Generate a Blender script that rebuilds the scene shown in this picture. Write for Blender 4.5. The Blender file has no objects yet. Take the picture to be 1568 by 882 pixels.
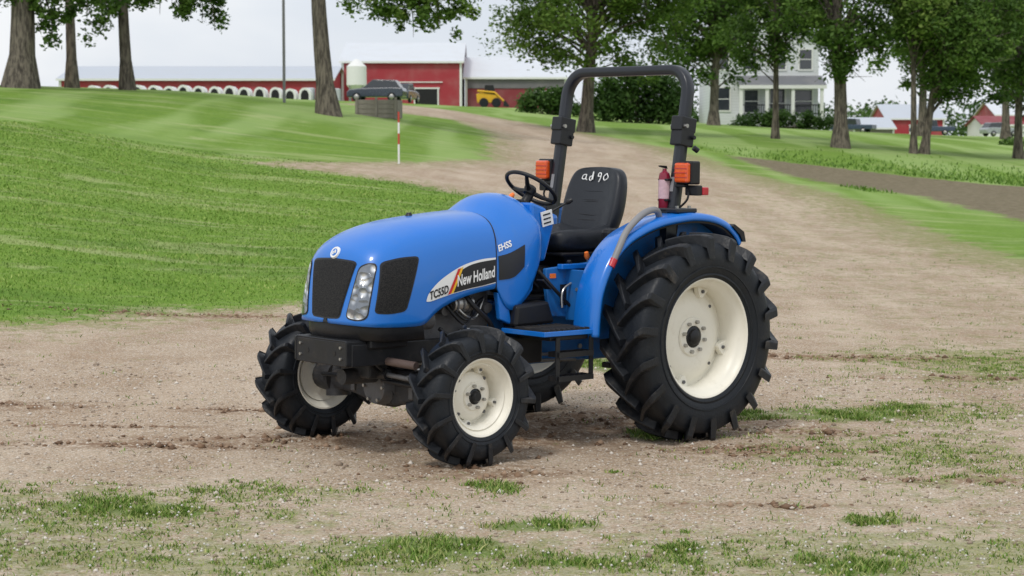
import bpy, bmesh, math, random
import numpy as np
from mathutils import Vector, Matrix
from mathutils.bvhtree import BVHTree
R = math.radians
rng = np.random.default_rng(7)
random.seed(7)
scene = bpy.context.scene
COL = scene.collection

# ------------------------------------------------------------------ nodes
class NT:
    def __init__(s, tree):
        s.t = tree; s.n = tree.nodes; s.l = tree.links
    def new(s, typ, **kw):
        nd = s.n.new(typ)
        for k, v in kw.items(): setattr(nd, k, v)
        return nd
    def put(s, sock, v):
        if isinstance(v, bpy.types.NodeSocket): s.l.new(v, sock)
        elif isinstance(v, (tuple, list)) and len(v) == 3 and sock.type == 'RGBA': sock.default_value = (*v, 1)
        else: sock.default_value = v
    def noise(s, vec, scale, detail=3, rough=.55, dist=0):
        nd = s.new('ShaderNodeTexNoise'); s.put(nd.inputs['Vector'], vec)
        nd.inputs['Scale'].default_value = scale; nd.inputs['Detail'].default_value = detail
        nd.inputs['Roughness'].default_value = rough; nd.inputs['Distortion'].default_value = dist
        return nd.outputs['Fac']
    def mapping(s, vec, scale=(1, 1, 1), rot=(0, 0, 0)):
        nd = s.new('ShaderNodeMapping'); s.put(nd.inputs[0], vec)
        nd.inputs['Scale'].default_value = scale; nd.inputs['Rotation'].default_value = rot; return nd.outputs[0]
    def math(s, op, a, b=0.0, clamp=False):
        nd = s.new('ShaderNodeMath', operation=op); nd.use_clamp = clamp
        s.put(nd.inputs[0], a); s.put(nd.inputs[1], b); return nd.outputs[0]
    def mr(s, v, a, b, c=0., d=1., smooth=True):
        nd = s.new('ShaderNodeMapRange'); nd.interpolation_type = 'SMOOTHSTEP' if smooth else 'LINEAR'
        s.put(nd.inputs[0], v)
        for i, x in enumerate((a, b, c, d)): nd.inputs[i+1].default_value = x
        return nd.outputs[0]
    def mix(s, f, a, b, mode='MIX'):
        nd = s.new('ShaderNodeMix', data_type='RGBA', blend_type=mode)
        s.put(nd.inputs[0], f); s.put(nd.inputs[6], a); s.put(nd.inputs[7], b); return nd.outputs[2]
    def attr(s, name):
        nd = s.new('ShaderNodeAttribute', attribute_name=name); return nd.outputs['Fac']
    def bump(s, h, strength=.3, dist=.02):
        nd = s.new('ShaderNodeBump'); nd.inputs['Strength'].default_value = strength
        nd.inputs['Distance'].default_value = dist; s.put(nd.inputs['Height'], h); return nd.outputs[0]

def base(name):
    m = bpy.data.materials.new(name); m.use_nodes = True
    nt = NT(m.node_tree); b = m.node_tree.nodes['Principled BSDF']
    return m, nt, b

def mat(name, col, rough=.5, metal=0., coat=0., var=.12, scale=6., bump=0., bscale=40., spec=.5, dirt=0., dirtcol=(.2,.15,.1)):
    m, nt, b = base(name)
    tc = nt.new('ShaderNodeTexCoord').outputs['Object']
    n = nt.noise(tc, scale, 3)
    lo = tuple(c*(1-var) for c in col); hi = tuple(min(1, c*(1+var)) for c in col)
    c = nt.mix(n, lo, hi)
    if dirt > 0:
        d = nt.mr(nt.noise(tc, 9, 5, .7), .52, .75, 0, dirt)
        c = nt.mix(d, c, dirtcol)
    nt.put(b.inputs['Base Color'], c)
    nt.put(b.inputs['Roughness'], nt.mr(n, .3, .7, max(0, rough-.07), min(1, rough+.07)))
    b.inputs['Metallic'].default_value = metal
    b.inputs['Coat Weight'].default_value = coat
    b.inputs['Coat Roughness'].default_value = .1
    b.inputs['Specular IOR Level'].default_value = spec
    if bump > 0:
        nt.put(b.inputs['Normal'], nt.bump(nt.noise(tc, bscale, 2), bump, .01))
    return m

BLUE = mat('blue_paint', (.006, .168, .63), .33, coat=.5, var=.05, scale=2, dirt=.10, dirtcol=(.10,.20,.34))
BLUE_D = mat('blue_dusty', (.012, .14, .44), .5, coat=.1, var=.2, scale=8, dirt=.55, dirtcol=(.09,.08,.07))
RUBBER = mat('tire_rubber', (.011, .014, .019), .5, var=.25, scale=14, bump=.2, bscale=60, spec=.32, dirt=.2, dirtcol=(.055,.052,.05))
LUGM = mat('tire_lug_rubber', (.012, .014, .018), .46, var=.3, scale=10, bump=.2, bscale=60, spec=.4, dirt=.5, dirtcol=(.11,.095,.08))
RIM = mat('cream_rim_paint', (.86, .83, .73), .42, var=.04, scale=5, dirt=.22, dirtcol=(.5,.44,.33))
BLACK = mat('black_plastic', (.012, .012, .014), .45, var=.3, scale=12, bump=.1, bscale=120, spec=.4)
BLACKM = mat('black_metal', (.014, .015, .018), .42, var=.25, scale=8, dirt=.3, dirtcol=(.08,.065,.05), spec=.4)
ROPSM = mat('rops_steel', (.013, .016, .023), .38, var=.2, scale=5, coat=.1)
CAST = mat('dark_casting', (.032, .032, .035), .6, var=.5, scale=15, bump=.4, bscale=30, dirt=.7, dirtcol=(.12,.095,.07))
CASTG = mat('grey_casting', (.11, .11, .115), .55, var=.4, scale=12, bump=.4, bscale=30, dirt=.6, dirtcol=(.11,.085,.065))
VINYL = mat('seat_vinyl', (.017, .020, .026), .42, var=.2, scale=20, bump=.15, bscale=200, spec=.4)
STEEL = mat('worn_steel', (.42, .41, .39), .38, metal=.85, var=.3, scale=10)
GREYT = mat('grey_tube', (.24, .24, .25), .5, var=.2)
REDP = mat('red_paint', (.50, .02, .035), .35, coat=.3, var=.1)
FEXT = mat('extinguisher_paint', (.24, .010, .035), .35, coat=.3, var=.1)
FLAB = mat('extinguisher_label_paper', (.62, .42, .46), .5, var=.3, scale=40)
WHITE = mat('white_decal', (.85, .85, .84), .45, var=.03)
BLACKD = mat('black_decal', (.010, .010, .012), .35, var=.05)
REDD = mat('red_decal', (.6, .02, .02), .4, var=.03)
YELD = mat('yellow_decal', (.85, .5, .02), .4, var=.03)
ORANGE = mat('amber_lens', (.80, .085, .006), .15, coat=.8, var=.4, scale=45)
ORANGEK = mat('orange_knob', (.9, .2, .03), .4)

def mesh_vent():
    m, nt, b = base('vent_mesh')
    tc = nt.new('ShaderNodeTexCoord').outputs['Object']
    v = nt.new('ShaderNodeTexVoronoi'); v.inputs['Scale'].default_value = 150; nt.put(v.inputs['Vector'], tc)
    c = nt.mix(nt.mr(v.outputs['Distance'], .2, .6), (.032, .030, .028), (.006, .006, .007))
    nt.put(b.inputs['Base Color'], c); b.inputs['Roughness'].default_value = .6; b.inputs['Specular IOR Level'].default_value = .3
    return m
VENT = mesh_vent()
def lens_mat():
    m, nt, b = base('headlight_lens')
    tc = nt.new('ShaderNodeTexCoord').outputs['Object']
    v = nt.new('ShaderNodeTexVoronoi'); v.inputs['Scale'].default_value = 17; nt.put(v.inputs['Vector'], tc)
    c = nt.mix(nt.mr(v.outputs['Distance'], .1, .55), (.95, .96, .98), (.20, .22, .25))
    nt.put(b.inputs['Base Color'], c); b.inputs['Roughness'].default_value = .15
    b.inputs['Metallic'].default_value = .6; b.inputs['Coat Weight'].default_value = 1
    nt.put(b.inputs['Normal'], nt.bump(v.outputs['Distance'], .8, .03))
    return m
LENS = lens_mat()

# ------------------------------------------------------------------ mesh helpers
def link(o, parent=None):
    COL.objects.link(o)
    if parent: o.parent = parent
    return o
def empty(name, loc=(0, 0, 0)):
    o = bpy.data.objects.new(name, None); o.location = loc; return link(o)
def mk(name, V, F, m, parent=None, smooth=None, bevel=0., mi=None, sub=0):
    me = bpy.data.meshes.new(name)
    me.from_pydata([tuple(v) for v in V], [], [tuple(f) for f in F])
    for x in (m if isinstance(m, list) else [m]): me.materials.append(x)
    if mi is not None: me.polygons.foreach_set('material_index', mi)
    if smooth is not None:
        me.polygons.foreach_set('use_smooth', [True]*len(me.polygons))
        me.set_sharp_from_angle(angle=R(smooth))
    me.update()
    o = link(bpy.data.objects.new(name, me), parent)
    if bevel > 0:
        b = o.modifiers.new('bev', 'BEVEL'); b.width = bevel; b.segments = 2; b.limit_method = 'ANGLE'
    if sub: s = o.modifiers.new('sub', 'SUBSURF'); s.levels = sub; s.render_levels = sub
    return o
def mk_np(name, V, F, m, parent=None, attrs=None, cattrs=None, smooth=False):
    me = bpy.data.meshes.new(name); n, k = F.shape
    me.vertices.add(len(V)); me.vertices.foreach_set('co', V.astype(np.float32).ravel())
    me.loops.add(n*k); me.loops.foreach_set('vertex_index', F.astype(np.int32).ravel())
    me.polygons.add(n); me.polygons.foreach_set('loop_start', np.arange(0, n*k, k, dtype=np.int32))
    if smooth: me.polygons.foreach_set('use_smooth', np.ones(n, bool))
    me.materials.append(m)
    for a, v in (attrs or {}).items():
        at = me.attributes.new(a, 'FLOAT', 'POINT'); at.data.foreach_set('value', v.astype(np.float32))
    me.update(calc_edges=True); me.validate()
    return link(bpy.data.objects.new(name, me), parent)
def box(name, c, s, m, parent=None, rot=(0, 0, 0), bevel=.006):
    x, y, z = (i/2 for i in s)
    V = [(-x,-y,-z),(x,-y,-z),(x,y,-z),(-x,y,-z),(-x,-y,z),(x,-y,z),(x,y,z),(-x,y,z)]
    F = [(0,3,2,1),(4,5,6,7),(0,1,5,4),(1,2,6,5),(2,3,7,6),(3,0,4,7)]
    o = mk(name, V, F, m, parent, bevel=bevel)
    o.location = c; o.rotation_euler = rot
    return o
def tube_geo(pts, rad, seg=10, cap=True):
    P = [Vector(p) for p in pts]; n = len(P)
    rad = rad if hasattr(rad, '__len__') else [rad]*n
    V = []; F = []; up = None
    for i in range(n):
        t = (P[min(i+1, n-1)]-P[max(i-1, 0)]).normalized()
        if up is None:
            up = Vector((0, 0, 1)) if abs(t.z) < .9 else Vector((1, 0, 0))
        a = t.cross(up).normalized(); b = a.cross(t).normalized(); up = b
        for j in range(seg):
            an = 2*math.pi*j/seg
            V.append(P[i]+a*math.cos(an)*rad[i]+b*math.sin(an)*rad[i])
    for i in range(n-1):
        for j in range(seg):
            k = (j+1) % seg
            F.append((i*seg+j, i*seg+k, (i+1)*seg+k, (i+1)*seg+j))
    if cap:
        F.append(tuple(range(seg))[::-1]); F.append(tuple((n-1)*seg+j for j in range(seg)))
    return V, F
def tube(name, pts, rad, m, parent=None, seg=12):
    V, F = tube_geo(pts, rad, seg); return mk(name, V, F, m, parent, smooth=40)
def smooth_path(pts, n=6):
    P = [Vector(p) for p in pts]; out = []
    for i in range(len(P)-1):
        p0 = P[max(i-1, 0)]; p1 = P[i]; p2 = P[i+1]; p3 = P[min(i+2, len(P)-1)]
        for j in range(n):
            t = j/n
            out.append(.5*((2*p1)+(p2-p0)*t+(2*p0-5*p1+4*p2-p3)*t*t+(3*p1-p0-3*p2+p3)*t**3))
    out.append(P[-1]); return out
def revolve(name, prof, m, parent=None, seg=48, smooth=35, loc=(0, 0, 0), flip=1):
    V = []; F = []; n = len(prof)
    for i in range(seg):
        a = 2*math.pi*i/seg
        for r, y in prof: V.append((r*math.cos(a), y*flip, r*math.sin(a)))
    for i in range(seg):
        k = (i+1) % seg
        for j in range(n-1): F.append((i*n+j, i*n+j+1, k*n+j+1, k*n+j))
    o = mk(name, V, F, m, parent, smooth=smooth); o.location = loc; return o
def join_geo(parts):
    V = []; F = []
    for v, f in parts:
        o = len(V); V += list(v); F += [tuple(i+o for i in q) for q in f]
    return V, F
def box_geo(c, s):
    x, y, z = (i/2 for i in s)
    V = [(c[0]+a, c[1]+b, c[2]+d) for a, b, d in [(-x,-y,-z),(x,-y,-z),(x,y,-z),(-x,y,-z),(-x,-y,z),(x,-y,z),(x,y,z),(-x,y,z)]]
    return V, [(0,3,2,1),(4,5,6,7),(0,1,5,4),(1,2,6,5),(2,3,7,6),(3,0,4,7)]
def extrude_geo(prof, y0, y1, ax='y'):
    n = len(prof)
    V = [(x, y0, z) for x, z in prof]+[(x, y1, z) for x, z in prof]
    if ax == 'x': V = [(b, a, c) for a, b, c in V]
    F = [tuple(range(n)), tuple(range(2*n-1, n-1, -1))]+[(i, i+n, (i+1) % n+n, (i+1) % n) for i in range(n)]
    return V, F

# ------------------------------------------------------------------ terrain
UC = [-.40, -.26, -.161, -.055, 0, .0387, .139, .261, .40]
TB = [
 ([12,15.5,20,28,38,60,75,100,150,190,3000],[0,0,.08,.9,2.0,4.1,4.5,4.9,5.9,6.6,6.6]),
 ([12,15.5,20,28,38,60,75,100,150,190,3000],[0,0,.08,.9,1.99,3.95,4.4,4.8,5.85,6.6,6.6]),
 ([12,15.5,22,30,45,62,80,100,150,190,3000],[0,0,.1,.75,1.8,3.77,4.24,4.7,5.85,6.6,6.6]),
 ([12,15.5,22,30,45,60,75,90,120,150,200,3000],[0,0,.15,.5,1.45,2.45,3.35,3.95,4.75,5.45,6.3,6.3]),
 ([12,15.5,22,30,45,60,80,100,130,200,3000],[0,0,.12,.42,1.15,1.95,2.9,3.6,4.5,6.2,6.2]),
 ([12,15.5,22,30,45,60,80,100,130,200,3000],[0,0,.1,.38,1.0,1.7,2.7,3.3,4.0,5.8,5.8]),
 ([12,15.5,22,30,45,60,80,100,135,200,3000],[0,0,.0,.15,.6,1.2,2.2,2.9,3.4,3.8,3.8]),
 ([12,15.5,22,30,45,60,75,100,140,250,3000],[0,0,-.03,0,.25,.75,1.2,2.0,2.6,3.5,3.5]),
 ([12,15.5,22,30,45,60,75,100,140,250,3000],[0,0,-.05,-.05,.1,.5,.9,1.7,2.3,3.2,3.2])]
def hgt(X, Y):
    X = np.asarray(X, float); Y = np.asarray(Y, float)
    tot = 0
    u = np.clip(X/np.maximum(Y, 17.), UC[0], UC[-1])
    ua = np.array(UC)
    for fy in (.93, .965, 1., 1.035, 1.07):
        for du in (-.018, 0, .018):
            Ys = Y*fy; uu = np.clip(u+du, UC[0], UC[-1])
            hs = np.stack([np.interp(Ys, *t) for t in TB], 0)
            idx = np.clip(np.searchsorted(UC, uu)-1, 0, len(UC)-2)
            f = (uu-ua[idx])/(ua[idx+1]-ua[idx])
            a = np.take_along_axis(hs, idx[None], 0)[0]; b = np.take_along_axis(hs, (idx+1)[None], 0)[0]
            tot = tot+a*(1-f)+b*f
    h = tot/15
    fade = np.clip((35-Y)/17, 0, 1)
    h = h-.0105*np.clip(X, -8, 8)*fade
    far = np.clip((Y-20)/20, 0, 1)
    h = h+far*(.05*np.sin(X*.21+Y*.13)+.04*np.sin(Y*.31-X*.17))*np.clip((100-Y)/40, 0, 1)
    return h
def H(x, y): return float(hgt(np.array([x]), np.array([y]))[0])

def sdf(P, X, Y):
    P = np.array(P, float); n = len(P); d = np.full(X.shape, 1e9); ins = np.zeros(X.shape, bool)
    for i in range(n):
        a = P[i]; b = P[(i+1) % n]; e = b-a
        wx = X-a[0]; wy = Y-a[1]
        t = np.clip((wx*e[0]+wy*e[1])/(e@e), 0, 1)
        d = np.minimum(d, (wx-e[0]*t)**2+(wy-e[1]*t)**2)
        if a[1] != b[1]:
            c = ((a[1] > Y) != (b[1] > Y)) & (X < (b[0]-a[0])*(Y-a[1])/(b[1]-a[1])+a[0])
            ins ^= c
    d = np.sqrt(d); return np.where(ins, d, -d)
GRAV = [(-60,-20),(60,-20),(60,8),(25,14),(14,20),(10.5,28),(8.75,33.5),(8.55,47),(7.4,57),(6.2,67),(3.05,79),(1.02,85),(-2.7,97),(-7,100),(-7,80),(-4.1,75),(-2.2,77),(-.9,68),(-.74,62),(-.69,53),(-2.9,47.5),(-5.9,44.3),(-5.9,43.8),(-2.6,42),(-.84,40.5),(-1.0,34),(-1.3,27.5),(-1.7,24),(-2.35,22.5),(-3.5,21.8),(-5.2,20),(-15,16),(-60,10)]
FIELD = [(7.4,68),(8.3,60),(9.2,55),(10.7,51.5),(11.7,45),(14,38),(25,32),(80,25),(80,55),(30,58),(16.2,62)]
WEED = [(-.4,9.5,.40,.26),(.15,10.05,.28,.14),(-.09,11.2,.13,.10),(2.44,14.5,.5,.35),(1.8,14.4,.15,.2),(.83,9.5,.13,.12),(.29,9.15,.2,.1),(1.6,9.1,.25,.2),
        (3.0,14.9,.2,.15),(1.9,10.3,.2,.12),(.9,17.5,.3,.6),(.95,13.3,.15,.2),(-2.15,10.5,.35,.18),(-1.9,10.3,.3,.12)]
SPARSE = [(-2.3,10.4,1.1,.8),(-1.5,11.0,.6,.3),(-2.6,9.5,1.1,.8),(-1.2,9.1,.8,.35),(-.3,9.2,.8,.35),(.9,9.2,.8,.3),(2.2,9.4,1.6,.5),(2.6,12.5,1.2,1.2),(3.2,14.6,1.0,.8),(4.5,18,1.2,1.5)]
MUD = [(-2.35,12.65,1.1,.16),(-3.7,14.5,.6,.22),(-2.0,14.4,.45,.16),(-1.3,12.95,1.3,.12),(3.0,18.6,1.8,.28),(4.6,17,1.2,.2),(-.2,13.2,.9,.7),(.8,14,1.2,.6),(1.0,18.5,1.2,.3),(2.0,13.6,.5,.25),(-.1,11.7,.6,.35),(1.6,12.7,.7,.3),(-1.3,13.0,.5,.35),(2.8,11.6,.8,.12),(-3.6,21.2,2.4,.18),(1.3,10.7,.7,.08),(-2.9,13.5,.8,.06)]
def blobs(L, X, Y):
    o = np.zeros(X.shape)
    for x, y, a, b in L:
        o = np.maximum(o, 1.3-np.sqrt(((X-x)/a)**2+((Y-y)/b)**2)*.8)
    return np.clip(o, 0, 1)

ys = np.concatenate([np.arange(-12, 7, 1.), np.arange(7, 20, .1), np.arange(20, 60, .3), np.arange(60, 120, .8), np.arange(120, 260, 4), np.geomspace(264, 2600, 24)])
xr = np.concatenate([np.arange(0, 5, .1), np.arange(5, 25, .35), np.arange(25, 80, 2.5), np.geomspace(82, 1600, 20)])
xs = np.concatenate([-xr[::-1][:-1], xr])
GX, GY = np.meshgrid(xs, ys)
GZ = hgt(GX.ravel(), GY.ravel()).reshape(GX.shape)
MB = blobs(MUD, GX.ravel(), GY.ravel()).reshape(GX.shape)
GZ = GZ+MB*rng.normal(0, .010, GX.shape)*(GY < 20)
V = np.stack([GX, GY, GZ], -1).reshape(-1, 3)
ny, nx = GX.shape
ii = (np.arange(ny-1)[:, None]*nx+np.arange(nx-1)[None]).ravel()
F = np.stack([ii, ii+1, ii+nx+1, ii+nx], 1)
X1 = V[:, 0]; Y1 = V[:, 1]

def lawn_streak(nt, pos):
    st = nt.noise(nt.mapping(pos, (.20, .95, 1.), (0, 0, R(-12))), .9, 5, .74, 1.)
    return nt.mr(st, .50, .66)
def lawn_dark(nt, pos):
    return nt.mr(nt.noise(nt.mapping(pos, (.35, 1.1, 1.), (0, 0, R(-20))), .55, 4, .65, .6), .50, .66)
def ground_mat():
    m, nt, b = base('ground_surface')
    pos = nt.new('ShaderNodeNewGeometry').outputs['Position']
    g = nt.attr('grav'); fl = nt.attr('field'); wd = nt.attr('weed'); mu = nt.attr('mud'); spa = nt.attr('sparse')
    n1 = nt.noise(pos, .9, 3); n2 = nt.noise(pos, 5, 5, .68); n3 = nt.noise(pos, 55, 3, .75); n5 = nt.noise(pos, 17, 4, .7)
    vo = nt.new('ShaderNodeTexVoronoi'); vo.inputs['Scale'].default_value = 100; nt.put(vo.inputs['Vector'], pos)
    sy = nt.new('ShaderNodeSeparateXYZ'); nt.put(sy.inputs[0], pos)
    gc = nt.mix(nt.mr(n1, .3, .7), (.435, .315, .215), (.57, .455, .34))
    gc = nt.mix(nt.mr(n2, .44, .70, 0, .5), gc, (.355, .255, .17))
    gc = nt.mix(nt.mr(n5, .50, .68, 0, .5), gc, (.32, .23, .155))
    gc = nt.mix(nt.mr(n5, .28, .46, .4, 0), gc, (.66, .57, .46))
    gc = nt.mix(nt.mr(n3, .30, .60, .65, 0), gc, (.19, .135, .09))
    sp = nt.new('ShaderNodeSeparateColor'); nt.put(sp.inputs[0], vo.outputs['Color'])
    gc = nt.mix(nt.mr(sp.outputs[0], .76, .95, 0, .7), gc, (.76, .71, .63))
    gc = nt.mix(nt.mr(sp.outputs[1], .82, .97, 0, .65), gc, (.16, .12, .09))
    lane = nt.mr(nt.noise(nt.mapping(pos, (.9, .10, 1), (0, 0, R(8))), 1.2, 2), .45, .65, 0, .28)
    gc = nt.mix(lane, gc, (.66, .55, .43))
    mm = nt.math('MULTIPLY', mu, nt.mr(nt.math('ADD', nt.math('MULTIPLY', n2, .5), nt.math('MULTIPLY', n5, .5)), .42, .55))
    gc = nt.mix(nt.math('MULTIPLY', mm, .88), gc, nt.mix(n3, (.12, .065, .038), (.31, .19, .11)))
    edge = nt.mr(g, 0, 2.6, .17, 0)
    nearb = nt.mr(sy.outputs[1], 8.5, 12.3, .15, 0)
    rt = nt.mr(sy.outputs[0], .5, 6, 0, .10)
    wv = nt.math('ADD', nt.math('ADD', nt.noise(pos, 4.5, 6, .76), edge), nt.math('ADD', nearb, rt))
    wv = nt.math('ADD', wv, nt.math('MULTIPLY', spa, .13))
    wm = nt.mr(wv, .58, .76, 0, .72)
    gc = nt.mix(wm, gc, nt.mix(nt.mr(n3, .35, .65), (.11, .145, .03), (.31, .33, .12)))
    straw = nt.math('MULTIPLY', nt.mr(sy.outputs[1], 9, 13.5, .5, 0), nt.mr(n5, .42, .62))
    gc = nt.mix(straw, gc, nt.mix(n3, (.34, .30, .21), (.60, .56, .44)))
    wb = nt.math('MULTIPLY', nt.mr(nt.math('ADD', wd, nt.math('SUBTRACT', n2, .5)), .3, .75), .75)
    gc = nt.mix(wb, gc, nt.mix(n3, (.06, .12, .018), (.18, .28, .05)))
    # grass
    gr = nt.mix(nt.mr(n3, .3, .7), (.10, .19, .026), (.22, .36, .055))
    gr = nt.mix(nt.mr(n2, .4, .75, 0, .5), gr, (.27, .37, .085))
    gr = nt.mix(nt.mr(n5, .45, .7, 0, .45), gr, (.09, .185, .03))
    gr = nt.mix(nt.math('MULTIPLY', lawn_dark(nt, pos), .4), gr, (.08, .17, .028))
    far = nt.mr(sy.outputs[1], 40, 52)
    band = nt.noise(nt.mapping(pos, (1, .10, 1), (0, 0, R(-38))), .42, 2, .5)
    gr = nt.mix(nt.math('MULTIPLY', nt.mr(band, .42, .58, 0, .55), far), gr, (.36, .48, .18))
    gr = nt.mix(nt.math('MULTIPLY', lawn_streak(nt, pos), .55), gr, (.42, .46, .22))
    # field
    fw = nt.new('ShaderNodeTexWave'); fw.inputs['Scale'].default_value = .42; fw.inputs['Distortion'].default_value = .6
    nt.put(fw.inputs['Vector'], nt.mapping(pos, (1, 1, 1), (0, 0, R(100))))
    fc = nt.mix(nt.mr(n2, .3, .7), (.15, .115, .08), (.26, .21, .15))
    fc = nt.mix(nt.mr(fw.outputs['Fac'], .55, .95, 0, .4), fc, (.14, .19, .06))
    jig = nt.math('ADD', nt.math('MULTIPLY', nt.math('SUBTRACT', n1, .5), 1.4), nt.math('MULTIPLY', nt.math('SUBTRACT', n2, .5), 1.9))
    gm = nt.mr(nt.math('ADD', g, jig), -.35, .35)
    fm = nt.mr(nt.math('ADD', fl, jig), -.3, .3)
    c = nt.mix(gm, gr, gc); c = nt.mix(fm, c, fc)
    nt.put(b.inputs['Base Color'], c)
    b.inputs['Roughness'].default_value = .95; b.inputs['Specular IOR Level'].default_value = .1
    hh = nt.math('ADD', nt.math('MULTIPLY', n3, .7), nt.math('MULTIPLY', n5, 1.2))
    nt.put(b.inputs['Normal'], nt.bump(hh, .55, .028))
    return m
mk_np('ground', V, F, ground_mat(), attrs={'grav': sdf(GRAV, X1, Y1), 'field': sdf(FIELD, X1, Y1), 'weed': blobs(WEED, X1, Y1), 'mud': blobs(MUD, X1, Y1), 'sparse': blobs(SPARSE, X1, Y1)}, smooth=True)

# grass blades ------------------------------------------------------
def leafmat(name, c0, c1, c2, transl=.3, streak=False):
    m, nt, b = base(name)
    a = nt.attr('shade')
    c = nt.mix(nt.mr(a, 0, .5, smooth=False), c0, c1); c = nt.mix(nt.mr(a, .5, 1, smooth=False), c, c2)
    if streak:
        pos = nt.new('ShaderNodeNewGeometry').outputs['Position']
        c = nt.mix(nt.math('MULTIPLY', lawn_dark(nt, pos), .45), c, (.075, .16, .025))
        c = nt.mix(nt.math('MULTIPLY', lawn_streak(nt, pos), .62), c, (.46, .49, .24))
    nt.put(b.inputs['Base Color'], c); b.inputs['Roughness'].default_value = .6; b.inputs['Specular IOR Level'].default_value = .2
    if transl > 0:
        tr = nt.new('ShaderNodeBsdfTranslucent'); nt.put(tr.inputs[0], c)
        mx = nt.new('ShaderNodeMixShader'); mx.inputs[0].default_value = transl
        out = m.node_tree.nodes['Material Output']
        nt.l.new(b.outputs[0], mx.inputs[1]); nt.l.new(tr.outputs[0], mx.inputs[2]); nt.l.new(mx.outputs[0], out.inputs[0])
    return m
GRASS = leafmat('grass_blade', (.085, .165, .022), (.19, .33, .048), (.40, .47, .14), 0, True)
WEEDM = leafmat('weed_blade', (.07, .14, .02), (.16, .27, .04), (.42, .42, .17), 0)
def blades(name, X, Y, h, w, m, lean=.5, shade=None):
    n = len(X); Z = hgt(X, Y)-.005
    a = rng.uniform(0, 2*np.pi, n); ln = rng.uniform(0, lean, n)*h; la = rng.uniform(0, 2*np.pi, n)
    P = np.stack([X, Y, Z], 1); d = np.stack([np.cos(a), np.sin(a), np.zeros(n)], 1)*(w/2)[:, None]
    L = np.stack([np.cos(la)*ln, np.sin(la)*ln, h], 1)
    V = np.stack([P-d, P+d, P+L*[.45, .45, .6]+d*.7, P+L*[.45, .45, .6]-d*.7, P+L], 1).reshape(-1, 3)
    i = np.arange(n)*5
    F = np.concatenate([np.stack([i, i+1, i+2], 1), np.stack([i, i+2, i+3], 1), np.stack([i+3, i+2, i+4], 1)])
    s = rng.uniform(0, 1, n) if shade is None else shade
    return mk_np(name, V, F, m, attrs={'shade': np.repeat(s, 5)})
N = 190000
Y = 16+rng.power(1.2, N)*30; X = -rng.uniform(-.02, .40, N)*Y
s = sdf(GRAV, X, Y); k = (s < rng.normal(-.05, .30, N)) & (rng.uniform(0, 1, N) < np.clip(26/Y, .3, 1))
X = X[k]; Y = Y[k]; n = len(X)
pn = (np.sin(X*2.1+Y*.9+2*np.sin(X*.7))+np.sin(X*.8-Y*1.7+np.sin(Y*.9))+np.sin(X*5-Y*3))/6+.5
blades('lawn_grass', X, Y, rng.uniform(.012, .038, n)*(.8+.6*pn), rng.uniform(.008, .018, n)*(Y/22), GRASS, 1.3, np.clip(rng.uniform(0, .75, n)+pn*.3-.05, 0, 1))
px = []; py = []; ph = []
for x, y, a, b2 in WEED:
    for j in range(int(75*a*b2)+9):
        cx, cy = x+rng.normal(0, .5)*a, y+rng.normal(0, .5)*b2; c = rng.integers(30, 110); sg = rng.uniform(.02, .06)
        px.append(cx+rng.normal(0, sg, c)); py.append(cy+rng.normal(0, sg, c)); ph.append(rng.uniform(.010, .045, c))
for x, y, a, b2 in SPARSE:
    for j in range(int(170*a*b2)+25):
        cx, cy = x+rng.normal(0, .55)*a, y+rng.normal(0, .5)*b2; c = rng.integers(4, 40); sg = rng.uniform(.015, .07)
        px.append(cx+rng.normal(0, sg, c)); py.append(cy+rng.normal(0, sg, c)); ph.append(rng.uniform(.008, .030, c))
for i in range(2000):
    y = rng.uniform(8.5, 34); x = rng.uniform(-.27, .27)*y
    if rng.uniform() > (.9 if (y < 11.5 or x > 1.5) else .3): continue
    c = rng.integers(3, 14); px.append(x+rng.normal(0, .05, c)); py.append(y+rng.normal(0, .05, c)); ph.append(rng.uniform(.008, .035, c))
px = np.concatenate(px); py = np.concatenate(py); ph = np.concatenate(ph)
k = sdf(GRAV, px, py) > -.2; px = px[k]; py = py[k]; ph = ph[k]
blades('yard_weeds', px, py, ph, rng.uniform(.005, .012, len(px)), WEEDM, 1.3)
N = 260
Y = rng.uniform(8.8, 10.4, N); X = rng.uniform(-.27, .27, N)*Y
oct0 = np.array([(1,0,0),(-1,0,0),(0,1,0),(0,-1,0),(0,0,.9),(0,0,-.9)], float)*.008
fo = np.array([(0,2,4),(2,1,4),(1,3,4),(3,0,4),(2,0,5),(1,2,5),(3,1,5),(0,3,5)])
Vc = (np.stack([X, Y, hgt(X, Y)+rng.uniform(.01, .04, N)], 1)[:, None]+oct0[None]).reshape(-1, 3)
mk_np('clover_flowers', Vc, (np.arange(N)[:, None, None]*6+fo[None]).reshape(-1, 3), mat('clover_petals', (.62, .60, .55), .8))
# unmown margin beyond the tilled strip: soft, low, uneven
N = 60000
Y = rng.uniform(52, 84, N); X = rng.uniform(5, 30, N)
s = sdf(GRAV, X, Y); f = sdf(FIELD, X, Y); k = (s < -1.4) & (f < -.2) & (Y < 66+rng.normal(0, 4, N))
X = X[k]; Y = Y[k]; n = len(X)
blades('tall_grass', X, Y, rng.uniform(.03, .15, n), rng.uniform(.03, .07, n), leafmat('tall_grass_blade', (.075, .15, .022), (.13, .245, .038), (.20, .31, .06), 0), 1.2)
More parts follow.
